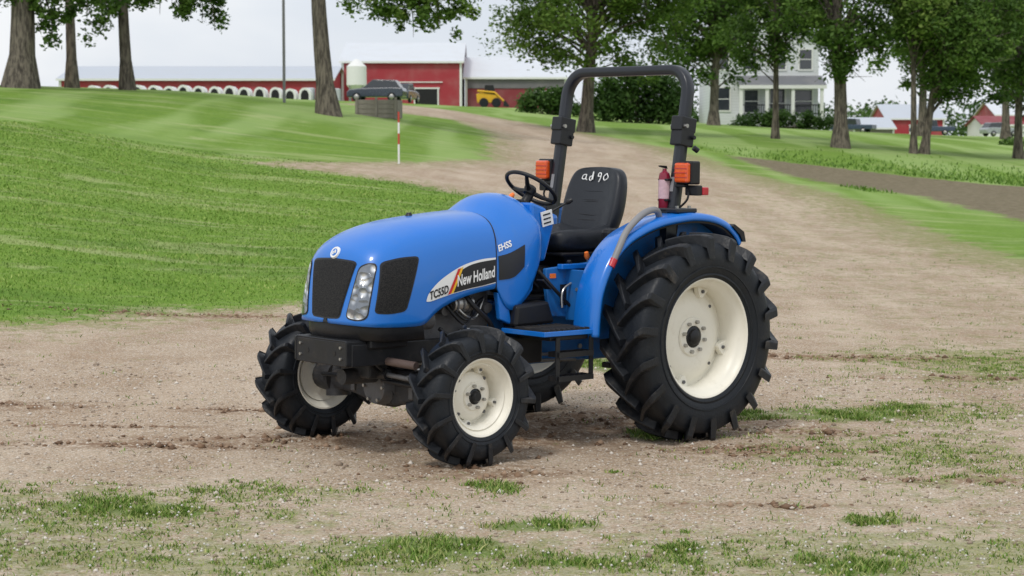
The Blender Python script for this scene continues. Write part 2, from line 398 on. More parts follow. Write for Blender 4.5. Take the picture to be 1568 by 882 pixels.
# loose stones
N = 13000
Y = 8.4+rng.power(1.2, N)*9; X = rng.uniform(-.28, .28, N)*Y; sz = rng.gamma(2., .0026, N)+.002
Z = hgt(X, Y)+sz*.2
octa = np.array([(1,0,0),(-1,0,0),(0,1,0),(0,-1,0),(0,0,.7),(0,0,-.7)], float)
jit = rng.uniform(.7, 1.3, (N, 6, 3)); a = rng.uniform(0, 6.28, N)
o = octa[None]*jit; ox = o[..., 0]*np.cos(a)[:, None]-o[..., 1]*np.sin(a)[:, None]; oy = o[..., 0]*np.sin(a)[:, None]+o[..., 1]*np.cos(a)[:, None]
V = np.stack([X[:, None]+ox*sz[:, None], Y[:, None]+oy*sz[:, None], Z[:, None]+o[..., 2]*sz[:, None]], -1).reshape(-1, 3)
F = (np.arange(N)[:, None, None]*6+fo[None]).reshape(-1, 3)
mk_np('gravel', V, F, leafmat('pebble', (.24, .18, .13), (.46, .38, .30), (.70, .65, .58), 0.), attrs={'shade': np.repeat(rng.uniform(0, 1, N), 6)})
cl = []
for x, y, a_, b_ in MUD:
    c = int(150*min(1.2, a_*b_*3)+20); cl.append(np.stack([x+rng.normal(0, .5, c)*a_, y+rng.normal(0, .5, c)*b_], 1))
cl = np.concatenate(cl); N = len(cl); X = cl[:, 0]; Y = cl[:, 1]; sz = rng.gamma(2., .005, N)+.004
o = octa[None]*rng.uniform(.6, 1.4, (N, 6, 3))
V = (np.stack([X, Y, hgt(X, Y)+sz*.1], 1)[:, None]+o*sz[:, None, None]).reshape(-1, 3)
mk_np('soil_clods', V, (np.arange(N)[:, None, None]*6+fo[None]).reshape(-1, 3), leafmat('clod', (.12, .07, .042), (.23, .145, .09), (.36, .25, .17), 0.), attrs={'shade': np.repeat(rng.uniform(0, 1, N), 6)})

# ------------------------------------------------------------------ TRACTOR
T = bpy.data.objects.new('tractor', None); link(T)
T.matrix_world = Matrix.Translation((.625, 13.865, -.0066)) @ Matrix.Rotation(.0105, 4, 'Y') @ Matrix.Rotation(R(222), 4, 'Z')

def tire(name, Rr, w, rr, n, loc, lh, par):
    Rt = Rr-lh
    hp = [(rr, -.40), (rr+.015, -.44), (rr+.3*(Rt-rr), -.49), (rr+.55*(Rt-rr), -.5), (rr+.8*(Rt-rr), -.475), (Rt-.02, -.44), (Rt-.004, -.36), (Rt, -.15)]
    prof = [(r, y*w) for r, y in hp]+[(r, -y*w) for r, y in hp[::-1]]
    revolve(name+'_carcass', prof, RUBBER, par, 72, 50, loc)
    V = []; F = []; c = Rr*.054
    for side in (1, -1):
        for i in range(n):
            p0 = 2*math.pi*(i+(.5 if side < 0 else 0))/n
            path = [(0, -.06, Rr-.002, Rt-.012), (.25, .09, Rr, Rt-.012), (.55, .24, Rr, Rt-.012), (.82, .40, Rr-.004, Rt-.02), (.97, .52, Rr-.014, Rt-.035), (1.05, .555, Rr-.032, Rt-.11)]
            b0 = len(V)
            for t, yf, ro, ri in path:
                phi = p0-.30*t**.85*(.72/Rr)**.25; wb = c*(.62+.34*t)/Rr; wt = c*(.42+.24*t)/Rr
                y = side*yf*w; yo = y-side*.006*(t > .9)
                for ph_, r, yy in ((phi-wb, ri, y), (phi-wt, ro, yo), (phi+wt, ro, yo), (phi+wb, ri, y)):
                    V.append((r*math.sin(ph_), yy, r*math.cos(ph_)))
            m_ = len(path)
            for k in range(m_-1):
                for q in range(3):
                    a, b2 = b0+k*4+q, b0+k*4+q+1
                    F.append((a, b2, b2+4, a+4) if side > 0 else (a, a+4, b2+4, b2))
            F.append((b0, b0+3, b0+2, b0+1)); e = b0+(m_-1)*4; F.append((e, e+1, e+2, e+3))
    o = mk(name+'_lugs', V, F, LUGM, par, bevel=.005); o.location = loc
    for sd in (1, -1):
        rm = rr+.33*(Rt-rr)
        revolve(name+'_sidewall_rib', [(rm-.006, sd*.49*w), (rm-.004, sd*.505*w), (rm+.004, sd*.505*w), (rm+.006, sd*.49*w)], RUBBER, par, 72, 60, loc)
        rm = rr+.03
        revolve(name+'_bead_rib', [(rm-.008, sd*.43*w), (rm-.004, sd*.47*w), (rm+.006, sd*.47*w), (rm+.014, sd*.44*w)], RUBBER, par, 72, 60, loc)

def rim(name, rr, w, loc, sd, par, rear):
    e = w*.43
    bar = [(rr+.012, e-.02), (rr+.014, e), (rr+.004, e+.006), (rr-.006, e), (rr-.012, e-.02), (rr-.03, e-.04), (rr-.035, .3*w), (rr-.055, .2*w), (rr-.06, 0), (rr-.06, -.2*w), (rr-.03, -.32*w), (rr-.01, -e), (rr+.01, -e), (rr+.006, -.3*w), (rr-.02, 0), (rr+.012, e-.02)]
    revolve(name+'_rim', [(r, y*sd) for r, y in bar], RIM, par, 64, 40, loc)
    d = -.02 if rear else -.012
    R0 = rr-.055
    disc = [(R0, d-.03), (R0-.03, d-.025), (R0*.82, d+.0), (R0*.62, d+.028), (R0*.45, d+.03), (R0*.3, d+.025), (R0*.3, d-.03), (R0*.6, d-.02), (R0, d-.05)]
    revolve(name+'_disc', [(r, y*sd) for r, y in disc], RIM, par, 64, 40, loc)
    hb = .072 if rear else .048
    hub = [(0.0, d+.07), (hb*.55, d+.07), (hb*.7, d+.062), (hb*.75, d+.045), (hb, d+.04), (hb*1.03, d+.02), (hb*1.05, -.12), (0, -.12)]
    revolve(name+'_hub', [(r, y*sd) for r, y in hub], BLACKM, par, 32, 40, loc)
    ring = [(hb*1.05, d+.03), (hb*1.05, d+.042), (hb*1.75, d+.042), (hb*1.85, d+.03)]
    revolve(name+'_hub_plate', [(r, y*sd) for r, y in ring], RIM, par, 48, 40, loc)
    parts = []; nb = 8 if rear else 6; rb = hb*(1.42)
    for i in range(nb):
        a = 2*math.pi*(i+.3)/nb
        c = Vector((rb*math.cos(a), 0, rb*math.sin(a)))
        parts.append(tube_geo([c+Vector((0, sd*(d+.038), 0)), c+Vector((0, sd*(d+.062), 0))], .014 if rear else .011, 6))
    V, F = join_geo(parts); o = mk(name+'_bolts', V, F, STEEL, par); o.location = loc
    # clamp plates welded between rim and disc: flat lobes with a bolt each
    parts = []; hol = []
    for i in range(4):
        a = 2*math.pi*(i+.18)/4
        prof = []
        ww = .16 if rear else .17
        for t in np.linspace(-1, 1, 9):
            rr_ = R0-(.075 if rear else .035)*(1-t*t)
            prof.append((rr_*math.cos(a+ww*t), rr_*math.sin(a+ww*t)))
        outer = [((R0+.002)*math.cos(a+ww*t), (R0+.002)*math.sin(a+ww*t)) for t in np.linspace(1, -1, 9)]
        parts.append(extrude_geo(prof+outer, sd*(d-.01), sd*(d+.034)))
        c = Vector(((R0-.03)*math.cos(a), 0, (R0-.03)*math.sin(a))) if rear else Vector(((R0-.014)*math.cos(a), 0, (R0-.014)*math.sin(a)))
        hol.append(tube_geo([c+Vector((0, sd*(d+.03), 0)), c+Vector((0, sd*(d+.045), 0))], .013 if rear else .009, 6))
        a += .5
        c = Vector((math.cos(a)*R0*.80, 0, math.sin(a)*R0*.80))
        yy = d+.004
        hol.append(tube_geo([c+Vector((0, sd*(yy-.03), 0)), c+Vector((0, sd*(yy+.006), 0))], .011, 12))
    V, F = join_geo(parts); o = mk(name+'_rim_brackets', V, F, RIM, par, bevel=.006); o.location = loc
    V, F = join_geo(hol); o = mk(name+'_disc_holes', V, F, CASTG, par); o.location = loc
for sd, nm in ((1, 'left'), (-1, 'right')):
    l = (0, sd*.87, .695); tire('rear_tire_'+nm, .708, .36, .40, 18, l, .058, T); rim('rear_wheel_'+nm, .40, .34, l, sd, T, True)
    l = (1.9, sd*.80, .428); tire('front_tire_'+nm, .438, .258, .238, 14, l, .047, T); rim('front_wheel_'+nm, .238, .24, l, sd, T, False)

# --- hood / cowl lofts
SEC = [(1, 0), (1.012, .22), (1.0, .48), (.965, .68), (.87, .83), (.70, .925), (.40, .985), (0, 1)]
SECC = [(1, 0), (1.01, .22), (.99, .48), (.92, .64), (.77, .77), (.56, .90), (.30, .985), (0, 1)]
def loft(name, rings, sec, m, lean=True, sub=2):
    V = []; F = []
    full = [(-a, b) for a, b in sec]+[(a, b) for a, b in sec[::-1][1:]]
    n = len(full)
    for x, w, zt, zb in rings:
        for a, f in full:
            z = zb+f*(zt-zb); xx = x
            if lean:
                k = min(1, max(0, (x-2.0)/.33)); xx = x+.06*k*max(-.4, min(1, (1.22-z)/.33))
            V.append((xx, a*w, z))
    for i in range(len(rings)-1):
        for j in range(n-1): F.append((i*n+j, i*n+j+1, (i+1)*n+j+1, (i+1)*n+j))
    o = mk(name, V, F, m, T, smooth=60, sub=sub)
    so = o.modifiers.new('sol', 'SOLIDIFY'); so.thickness = .012; so.offset = 0
    return o
hood_r = [(1.352,.388,1.54,1.045),(1.37,.39,1.538,1.045),(1.55,.393,1.525,1.025),(1.75,.396,1.505,.975),(1.88,.397,1.49,.91),(1.94,.397,1.48,.845),(2.0,.396,1.468,.835),(2.1,.393,1.445,.835),(2.2,.382,1.41,.838),(2.27,.36,1.375,.842),(2.32,.32,1.342,.846),(2.348,.26,1.31,.85),(2.36,.17,1.28,.85),(2.364,.07,1.262,.85),(2.364,.0,1.26,.85)]
hood = loft('hood', hood_r, SEC, BLUE)
cowl_r = [(1.342,.386,1.537,1.05),(1.33,.388,1.54,1.03),(1.27,.392,1.580,.92),(1.20,.39,1.630,.885),(1.12,.385,1.652,.93),(1.03,.375,1.655,1.03),(.96,.36,1.640,1.15),(.91,.34,1.595,1.24),(.89,.32,1.55,1.28)]
cowl = loft('cowl', cowl_r, SECC, BLUE, lean=False)
bpy.context.view_layer.update()
def bvh(objs):
    dg = bpy.context.evaluated_depsgraph_get(); V = []; F = []
    for o in objs:
        e = o.evaluated_get(dg); me = e.to_mesh(); off = len(V)
        V += [v.co.copy() for v in me.vertices]; F += [tuple(i+off for i in p.vertices) for p in me.polygons]
        e.to_mesh_clear()
    return BVHTree.FromPolygons(V, F)
BV = bvh([hood, cowl])
def proj(p, d, off):
    h = BV.ray_cast(Vector(p), Vector(d).normalized())
    if h[0] is None:
        h = BV.find_nearest(Vector(p))
        return h[0]-Vector(d).normalized()*off
    return h[0]-Vector(d).normalized()*off
def interp_curve(pts, n):
    P = smooth_path([Vector((*p, 0)) for p in pts], 8) if len(pts) > 2 else [Vector((*p, 0)) for p in pts]
    L = [0]
    for a, b2 in zip(P, P[1:]): L.append(L[-1]+(b2-a).length)
    out = []
    for i in range(n):
        t = L[-1]*i/(n-1)
        out.append((float(np.interp(t, L, [p.x for p in P])), float(np.interp(t, L, [p.y for p in P]))))
    return out
def patch(name, top, bot, m, mode='side', off=.004, nu=24, nv=12, sy=1, rc=0.):
    A = interp_curve(top, nu); B = interp_curve(bot, nu); V = []; F = []
    for j in range(nv):
        t0 = j/(nv-1)
        for i in range(nu):
            t = t0
            if rc:
                e = min(i, nu-1-i)/(nu-1)
                if e < rc: q = rc*(1-math.sqrt(max(0, 1-(1-e/rc)**2)))*.45; t = q+t0*(1-2*q)
            a = A[i][0]*(1-t)+B[i][0]*t; z = A[i][1]*(1-t)+B[i][1]*t
            if mode == 'side': V.append(proj((a, 1.*sy, z), (0, -sy, 0), off))
            elif mode == 'front': V.append(proj((3., a, z), (-1, 0, 0), off))
            else:
                d = Vector((-.8, -.6*sy, 0)).normalized(); s_ = Vector((-.6, .8*sy, 0))
                V.append(proj(Vector((2.33, .29*sy, z))+s_*a-d*1., d, off))
    for j in range(nv-1):
        for i in range(nu-1): F.append((j*nu+i, j*nu+i+1, (j+1)*nu+i+1, (j+1)*nu+i))
    return mk(name, V, F, m, T, smooth=60)
patch('front_grille', [(-.215, 1.235), (0, 1.245), (.215, 1.235)], [(-.135, .895), (0, .89), (.135, .895)], VENT, 'front', .005, 40, rc=.12)
patch('grille_border', [(-.225, 1.245), (0, 1.256), (.225, 1.245)], [(-.143, .885), (0, .88), (.143, .885)], BLACKD, 'front', .0025, 40, rc=.12)
for sy in (1, -1):
    patch('side_vent', [(2.255, 1.232), (2.13, 1.258), (1.995, 1.266)], [(2.315, .935), (2.22, .93), (2.11, .945)], VENT, 'side', .005, 40, sy=sy, rc=.14)
    patch('side_vent_border', [(2.264, 1.242), (2.13, 1.268), (1.984, 1.276)], [(2.323, .927), (2.22, .922), (2.102, .935)], BLACKD, 'side', .0025, 40, sy=sy, rc=.14)
    patch('headlight', [(-.045, 1.205), (.01, 1.228), (.062, 1.225)], [(-.125, .90), (-.05, .888), (.018, .90)], LENS, 'corner', .006, 40, sy=sy, rc=.2)
    patch('headlight_bezel', [(-.052, 1.213), (.01, 1.236), (.070, 1.233)], [(-.132, .892), (-.05, .880), (.025, .892)], BLACKD, 'corner', .003, 40, sy=sy, rc=.2)
    top = [(1.945, .993), (1.92, 1.045), (1.82, 1.125), (1.66, 1.20), (1.50, 1.238), (1.358, 1.248)]
    bot = [(1.945, .988), (1.90, .99), (1.77, 1.02), (1.60, 1.05), (1.48, 1.065), (1.358, 1.083)]
    patch('decal_white', top, bot, WHITE, 'side', .003, 40, sy=sy)
    patch('decal_black', [(1.70, 1.155), (1.60, 1.20), (1.50, 1.222), (1.358, 1.236)], [(1.745, 1.03), (1.60, 1.055), (1.48, 1.07), (1.358, 1.09)], BLACKD, 'side', .005, sy=sy)
    patch('decal_red', [(1.685, 1.185), (1.66, 1.19)], [(1.77, 1.024), (1.745, 1.03)], REDD, 'side', .0065, 4, sy=sy)
    patch('decal_yellow', [(1.662, 1.19), (1.64, 1.197)], [(1.745, 1.03), (1.725, 1.034)], YELD, 'side', .0067, 4, sy=sy)
    patch('cowl_window', [(1.33, 1.255), (1.22, 1.275), (1.085, 1.325)], [(1.33, 1.10), (1.2, 1.115), (1.10, 1.18)], BLACKD, 'side', .004, sy=sy)
def text(name, s, x0, z0, x1, z1, size, m, off=.008, bold=.0):
    cu = bpy.data.curves.new(name, 'FONT'); cu.body = s; cu.size = 1; cu.offset = bold; cu.resolution_u = 3
    to = bpy.data.objects.new(name+'_tmp', cu); COL.objects.link(to); bpy.context.view_layer.update()
    me = to.evaluated_get(bpy.context.evaluated_depsgraph_get()).to_mesh()
    vs = [v.co.copy() for v in me.vertices]; fs = [tuple(p.vertices) for p in me.polygons]
    bpy.data.objects.remove(to)
    w = max(v.x for v in vs); d = Vector((x1-x0, 0, z1-z0)); up = Vector((0, 0, 1))
    V = []
    for v in vs:
        p = Vector((x0, 1, z0))+d*(v.x/w)+up*(v.y*size)
        V.append(proj(p, (0, -1, 0), off))
    mk(name, V, fs, m, T)
text('lettering_model', 'TC55D', 1.92, .998, 1.765, 1.038, .072, BLACKD, .006, .03)
text('lettering_maker', 'New Holland', 1.695, 1.075, 1.372, 1.125, .10, WHITE, .008, .025)
text('lettering_cowl', 'EHSS', 1.325, 1.285, 1.20, 1.318, .055, WHITE, .006, .03)
h_ = BV.ray_cast(Vector((3, 0, 1.288)), Vector((-1, 0, 0)))
nrm = Vector((h_[1].x, 0, h_[1].z)); nrm = nrm if nrm.x > 0 else -nrm; nrm = (nrm.normalized()+Vector((.8, 0, .4))).normalized()
q = Vector((0, 1, 0)).rotation_difference(nrm)
for nm, pr, mt in (('hood_badge', [(0, .008), (.026, .008), (.028, .010), (.037, .010), (.041, .004), (.041, -.02)], WHITE), ('badge_centre', [(0, .011), (.024, .011), (.024, 0)], BLUE)):
    ob = revolve(nm, pr, mt, T, 28, 40); ob.location = h_[0]; ob.rotation_mode = 'QUATERNION'; ob.rotation_quaternion = q
for a in (35, -35, 0):
    ob = mk('badge_leaf', [(-.005, .0125, -.018), (.005, .0125, -.018), (.004, .0125, .019), (-.004, .0125, .019)], [(0, 1, 2, 3)], WHITE, T)
    ob.location = h_[0]; ob.rotation_mode = 'QUATERNION'; ob.rotation_quaternion = q @ Matrix.Rotation(R(a+90), 3, 'Y').to_quaternion()
seam = []
for (a, f) in [(-a, b) for a, b in SEC]+[(a, b) for a, b in SEC[::-1][1:]]:
    seam.append((1.346, a*.386, 1.045+f*(1.534-1.045)))
tube('hood_seam', smooth_path(seam, 4), .006, BLACKD, T, 6)
lip = []
for zt, ex in ((.862, .0), (.80, .012), (.745, -.01), (.74, -.06)):
    row = []
    for x, y in [(1.93, .37), (2.1, .375), (2.24, .36), (2.33, .31), (2.385, .22), (2.41, .1), (2.415, 0)]:
        row.append((x+ex*.8, y+ex*.6, zt))
    lip.append([(x, -y, z) for x, y, z in row]+row[::-1][1:])
n = len(lip[0]); V = [p for r in lip for p in r]
F = [(j*n+i, j*n+i+1, (j+1)*n+i+1, (j+1)*n+i) for j in range(3) for i in range(n-1)]
mk('nose_lip', V, F, BLACK, T, smooth=60, sub=1)
V, F = extrude_geo([(.93, 1.2), (.93, 1.60), (.80, 1.56), (.72, 1.44), (.80, 1.2)], -.27, .27)
mk('dashboard', V, F, BLUE, T, bevel=.02)
V, F = extrude_geo([(.80, 1.575), (.915, 1.618), (.92, 1.55), (.79, 1.52)], -.16, .16)
mk('instrument_binnacle', V, F, BLACK, T, bevel=.012)
box('instrument_glass', (.775, 0, 1.52), (.008, .22, .09), BLACKD, T, (0, R(-35), 0), .003)
box('warning_label', (.80, .282, 1.49), (.10, .006, .10), WHITE, T, (0, R(12), 0), .0)
for k in range(3): box('warning_label_print', (.80+.004*k, .286, 1.46+.028*k), (.065, .004, .010), BLACKD, T, (0, R(12), 0), .0)
box('paper_tag', (.86, .20, 1.56), (.07, .08, .004), WHITE, T, (0, R(-12), R(18)), .0)
tube('steering_column', [(.86, 0, 1.45), (.69, 0, 1.655)], [.04, .03], BLACK, T)
sw = bpy.data.objects.new('steering_wheel', None); link(sw, T); sw.location = (.69, 0, 1.685); sw.rotation_euler = (0, R(-36), 0)
ring = [(.185*math.cos(a), .185*math.sin(a), 0) for a in np.linspace(0, 2*math.pi, 49)]
tube('wheel_rim', ring, .014, BLACK, sw, 10)
for i in range(3):
    a = R(90+120*i+60)
    tube('wheel_spoke', [(0, 0, -.03), (.1*math.cos(a), .1*math.sin(a), -.02), (.182*math.cos(a), .182*math.sin(a), 0)], [.02, .016, .012], BLACK, sw, 8)
revolve('wheel_hub', [(0, .012), (.035, .01), (.045, -.01), (.035, -.05), (0, -.05)], BLACK, sw, 24).rotation_euler = (R(90), 0, 0)
for i, (p, q_, k) in enumerate([((.78, .22, 1.50), (.66, .34, 1.60), BLACK), ((.80, -.22, 1.5), (.60, -.30, 1.62), ORANGEK), ((.35, -.42, 1.3), (.40, -.42, 1.56), BLACK), ((.28, -.46, 1.3), (.30, -.46, 1.52), ORANGEK), ((.42, .33, 1.0), (.50, .36, 1.23), ORANGEK), ((.62, .36, .95), (.70, .40, 1.18), BLACK)]):
    tube('lever', [p, q_], .007, STEEL if i > 3 else BLACKM, T, 8)
    d = (Vector(q_)-Vector(p)).normalized(); tube('lever_knob', [Vector(q_)-d*.02, Vector(q_)+d*.0, Vector(q_)+d*.03], [.012, .02, .014], k, T, 10)

# --- seat
def loft_rings(name, rings, m, sub=2):
    V = []; F = []; n = len(rings[0])
    for r in rings: V += r
    for i in range(len(rings)-1):
        for j in range(n): F.append((i*n+j, i*n+(j+1) % n, (i+1)*n+(j+1) % n, (i+1)*n+j))
    F.append(tuple(range(n))[::-1]); F.append(tuple((len(rings)-1)*n+j for j in range(n)))
    return mk(name, V, F, m, T, smooth=80, sub=sub)
rings = []
for x, w, zt, zb in [(.08, .23, 1.41, 1.27), (.14, .265, 1.42, 1.26), (.30, .285, 1.39, 1.235), (.46, .285, 1.385, 1.23), (.61, .27, 1.385, 1.24), (.675, .22, 1.35, 1.27)]:
    rings.append([(x, -w, zb+.03), (x, -w, zt+.01), (x, -w*.8, zt+.03), (x, -w*.5, zt-.008), (x, 0, zt-.018), (x, w*.5, zt-.008), (x, w*.8, zt+.03), (x, w, zt+.01), (x, w, zb+.03), (x, w*.6, zb), (x, -w*.6, zb)])
loft_rings('seat_cushion', rings, VINYL)
rings = []
for z, w, xc, th in [(1.34, .23, .13, .10), (1.39, .26, .11, .12), (1.50, .28, .075, .13), (1.62, .28, .045, .12), (1.72, .268, .02, .105), (1.79, .24, .005, .09), (1.832, .175, .0, .06)]:
    xf = xc+th*.5; xb = xc-th*.5
    rings.append([(xb, -w*.7, z), (xb+.02, -w*.95, z), (xf+.01, -w, z), (xf+.035, -w*.86, z), (xf+.008, -w*.6, z), (xf-.008, 0, z), (xf+.008, w*.6, z), (xf+.035, w*.86, z), (xf+.01, w, z), (xb+.02, w*.95, z), (xb, w*.7, z)])
loft_rings('seat_back', rings, VINYL)
def seat_x(z): return float(np.interp(z, [1.36, 1.39, 1.5, 1.62, 1.72, 1.79], [.178, .170, .138, .103, .0725, .05]))
for z in (1.46, 1.60, 1.66):
    tube('seat_seam', smooth_path([(seat_x(z)+.004, -.15, z), (seat_x(z)-.002, 0, z), (seat_x(z)+.004, .15, z)], 6), .003, BLACKD, T, 6)
tube('seat_panel_seam', smooth_path([(seat_x(1.50)+.002, -.10, 1.50), (seat_x(1.50), .10, 1.50), (seat_x(1.58), .10, 1.58), (seat_x(1.58), -.10, 1.58), (seat_x(1.50), -.10, 1.50)], 8), .003, BLACKD, T, 6)
V, F = extrude_geo([(.12, 1.25), (.58, 1.25), (.5, 1.12), (.15, 1.12)], -.19, .19); mk('seat_suspension', V, F, BLACK, T, bevel=.015)
box('seat_pan_rim', (.37, 0, 1.240), (.55, .54, .025), BLACK, T, bevel=.01)
for pts in ([(-.105, 1.775), (-.13, 1.77), (-.135, 1.745), (-.105, 1.745), (-.10, 1.775), (-.10, 1.745), (-.085, 1.738)], [(-.04, 1.765), (-.06, 1.76), (-.06, 1.738), (-.04, 1.74), (-.035, 1.795), (-.03, 1.74)], [(.045, 1.765), (.02, 1.765), (.022, 1.785), (.045, 1.783), (.045, 1.75), (.035, 1.725)], [(.10, 1.785), (.075, 1.762), (.09, 1.737), (.12, 1.757), (.10, 1.785)]):
    tube('chalk_number', smooth_path([(seat_x(z)+.008, y, z) for y, z in pts], 5), .0045, WHITE, T, 5)

# --- fenders
fp = [(.845, .73), (.835, .88), (.80, 1.05), (.70, 1.235), (.56, 1.365), (.40, 1.44), (.22, 1.493), (0, 1.522), (-.15, 1.527), (-.32, 1.508), (-.46, 1.46), (-.56, 1.385), (-.60, 1.33)]
fpath = [(p.x, p.z) for p in smooth_path([(a, 0, b2) for a, b2 in fp], 5)]
def fender(sy, nm):
    cx, cz = .05, .70
    offs = [(.585, -.03), (.588, -.01), (.60, .0), (.70, .0), (.765, -.006), (.785, -.02), (.79, -.04), (.785, -.055)]
    V = []; F = []; n = len(offs)
    for x, z in fpath:
        d = Vector((x-cx, 0, z-cz)).normalized()
        for y, o in offs: V.append((x+d.x*o, sy*y, z+d.z*o))
    for i in range(len(fpath)-1):
        for j in range(n-1): F.append((i*n+j, i*n+j+1, (i+1)*n+j+1, (i+1)*n+j))
    o = mk('fender_'+nm, V, F, BLUE, T, smooth=50); s_ = o.modifiers.new('s', 'SOLIDIFY'); s_.thickness = .008; s_.offset = 0
    V = []; F = []
    for x, z in fpath:
        d = Vector((x-cx, 0, z-cz)).normalized()
        for y, o in ((.592, -.035), (.778, -.05), (.775, -.07), (.594, -.05)): V.append((x+d.x*o-.008*(x < -.5), sy*y, z+d.z*o))
    m_ = len(fpath)
    for i in range(m_-1):
        for j in range(4): F.append((i*4+j, i*4+(j+1) % 4, (i+1)*4+(j+1) % 4, (i+1)*4+j))
    F += [(0, 1, 2, 3), tuple((m_-1)*4+j for j in (3, 2, 1, 0))]
    mk('fender_liner_'+nm, V, F, BLACK, T, smooth=50)
    n = len(fpath); V = []
    for x, z in fpath:
        d = Vector((x-cx, 0, z-cz)).normalized(); V.append((x-d.x*.02, sy*.583, z-d.z*.02))
    V += [(x*.97, sy*.583, .74) for x, z in fpath]
    F = [(i, i+1, n+i+1, n+i) for i in range(n-1)]
    o = mk('fender_inner_wall_'+nm, V, F, BLUE_D, T); s_ = o.modifiers.new('s', 'SOLIDIFY'); s_.thickness = .008; s_.offset = 0
fender(1, 'left'); fender(-1, 'right')
V, F = extrude_geo([(-.62, 1.32), (-.60, 1.39), (-.50, 1.445), (-.48, 1.43), (-.56, 1.37), (-.59, 1.32)], .60, .80)
mk('fender_tail_trim', V, F, BLACK, T)
for sy in (1, -1):
    tube('grab_handle', smooth_path([(.68, sy*.78, 1.20), (.62, sy*.78, 1.30), (.54, sy*.77, 1.41), (.42, sy*.76, 1.50), (.30, sy*.74, 1.545), (.20, sy*.72, 1.545), (.15, sy*.70, 1.49)], 6), .023, GREYT, T, 10)
    tube('handle_grip', [(.69, sy*.78, 1.185), (.66, sy*.78, 1.235)], .026, REDP, T, 10)

# --- ROPS
def xx(z): return -.09-(z-1.55)*.155
def rops():
    pts = [(xx(1.1), .60, 1.1), (xx(1.5), .60, 1.5), (xx(1.9), .60, 1.9), (xx(2.25), .60, 2.25)]
    for a in np.linspace(0, 90, 8):
        y = .60-.17*(1-math.cos(R(a))); z = 2.34+.17*math.sin(R(a)); pts.append((xx(z), y, z))
    full = pts+[(x, -y, z) for x, y, z in pts[::-1]]
    P = [Vector(p) for p in full]; V = []; F = []
    hw, hd, bv = .034, .04, .010
    cs = [(hw-bv, hd), (-hw+bv, hd), (-hw, hd-bv), (-hw, -hd+bv), (-hw+bv, -hd), (hw-bv, -hd), (hw, -hd+bv), (hw, hd-bv)]
    for i, p in enumerate(P):
        t = (P[min(i+1, len(P)-1)]-P[max(i-1, 0)]).normalized()
        b2 = Vector((1, 0, 0)); b2 = (b2-t*b2.dot(t)).normalized(); a = t.cross(b2)
        for u, v in cs: V.append(p+a*u+b2*v)
    for i in range(len(P)-1):
        for j in range(8): F.append((i*8+j, (i+1)*8+j, (i+1)*8+(j+1) % 8, i*8+(j+1) % 8))
    mk('rops_frame', V, F, ROPSM, T, smooth=50)
    for sy in (1, -1):
        for dz, sx, h in ((2.13, .15, .10), (2.04, .13, .12)):
            box('rops_hinge_block', (xx(dz), sy*.60, dz), (sx, .105, h), BLACKM, T, (0, R(-9), 0), .008)
        tube('rops_hinge_pin', [(xx(2.12)+.045, sy*.53, 2.12), (xx(2.12)+.045, sy*.68, 2.12)], .014, STEEL, T)
        tube('rops_hinge_pin', [(xx(2.05)-.04, sy*.53, 2.04), (xx(2.05)-.04, sy*.68, 2.04)], .014, BLACKM, T)
        tube('hinge_lock', [(xx(2.0)-.06, sy*.66, 1.97), (xx(2.0)-.09, sy*.67, 1.95)], .02, BLACKM, T)
        box('rops_base_plate', (-.07, sy*.66, 1.543), (.2, .18, .03), ROPSM, T, bevel=.008)
        for bx in (-.13, -.01): tube('base_bolt', [(bx, sy*.71, 1.555), (bx, sy*.71, 1.575)], .013, STEEL, T, 6)
        box('rops_post_gusset', (-.02, sy*.60, 1.30), (.10, .10, .5), ROPSM, T)
        box('rops_label', (xx(1.72)+.043, sy*.60, 1.72), (.003, .03, .10), GREYT, T, (0, R(-9), 0), 0)
        box('light_bracket', (-.10, sy*.65, 1.71), (.05, .12, .02), BLACKM, T)
        box('flasher_housing', (-.13, sy*.70, 1.80), (.09, .14, .16), BLACK, T, bevel=.012)
        box('flasher_lens', (-.068, sy*.70, 1.80), (.045, .12, .135), ORANGE, T, bevel=.014)
        for dz in (-.03, .0, .03): box('flasher_rib', (-.044, sy*.70, 1.80+dz), (.004, .115, .004), REDP, T, bevel=0)
        box('tail_light', (-.20, sy*.755, 1.675), (.06, .09, .055), REDP, T, bevel=.008)
        box('tail_light_housing', (-.145, sy*.735, 1.68), (.05, .12, .07), BLACK, T, bevel=.008)
        tube('light_wire', smooth_path([(-.13, sy*.70, 1.71), (-.10, sy*.72, 1.62), (-.09, sy*.64, 1.55)], 6), .008, BLACK, T, 6)
rops()
fe = [(0, -.15), (.034, -.15), (.040, -.14), (.040, .08), (.034, .105), (.016, .12), (.014, .135), (0, .135)]
o = revolve('fire_extinguisher_bottle', [(r, y) for r, y in fe], FEXT, T, 24); o.rotation_euler = (R(90), 0, 0); o.location = (-.06, .54, 1.69)
o = revolve('extinguisher_label', [(.0415, -.07), (.0415, .06)], FLAB, T, 24); o.rotation_euler = (R(90), 0, 0); o.location = (-.06, .54, 1.69)
V, F = extrude_geo([(-.08, 1.825), (-.01, 1.838), (-.01, 1.848), (-.07, 1.845)], .53, .55); mk('extinguisher_handle', V, F, BLACK, T)
for z in (1.61, 1.75): box('extinguisher_strap', (-.08, .55, z), (.10, .095, .015), BLACKM, T)

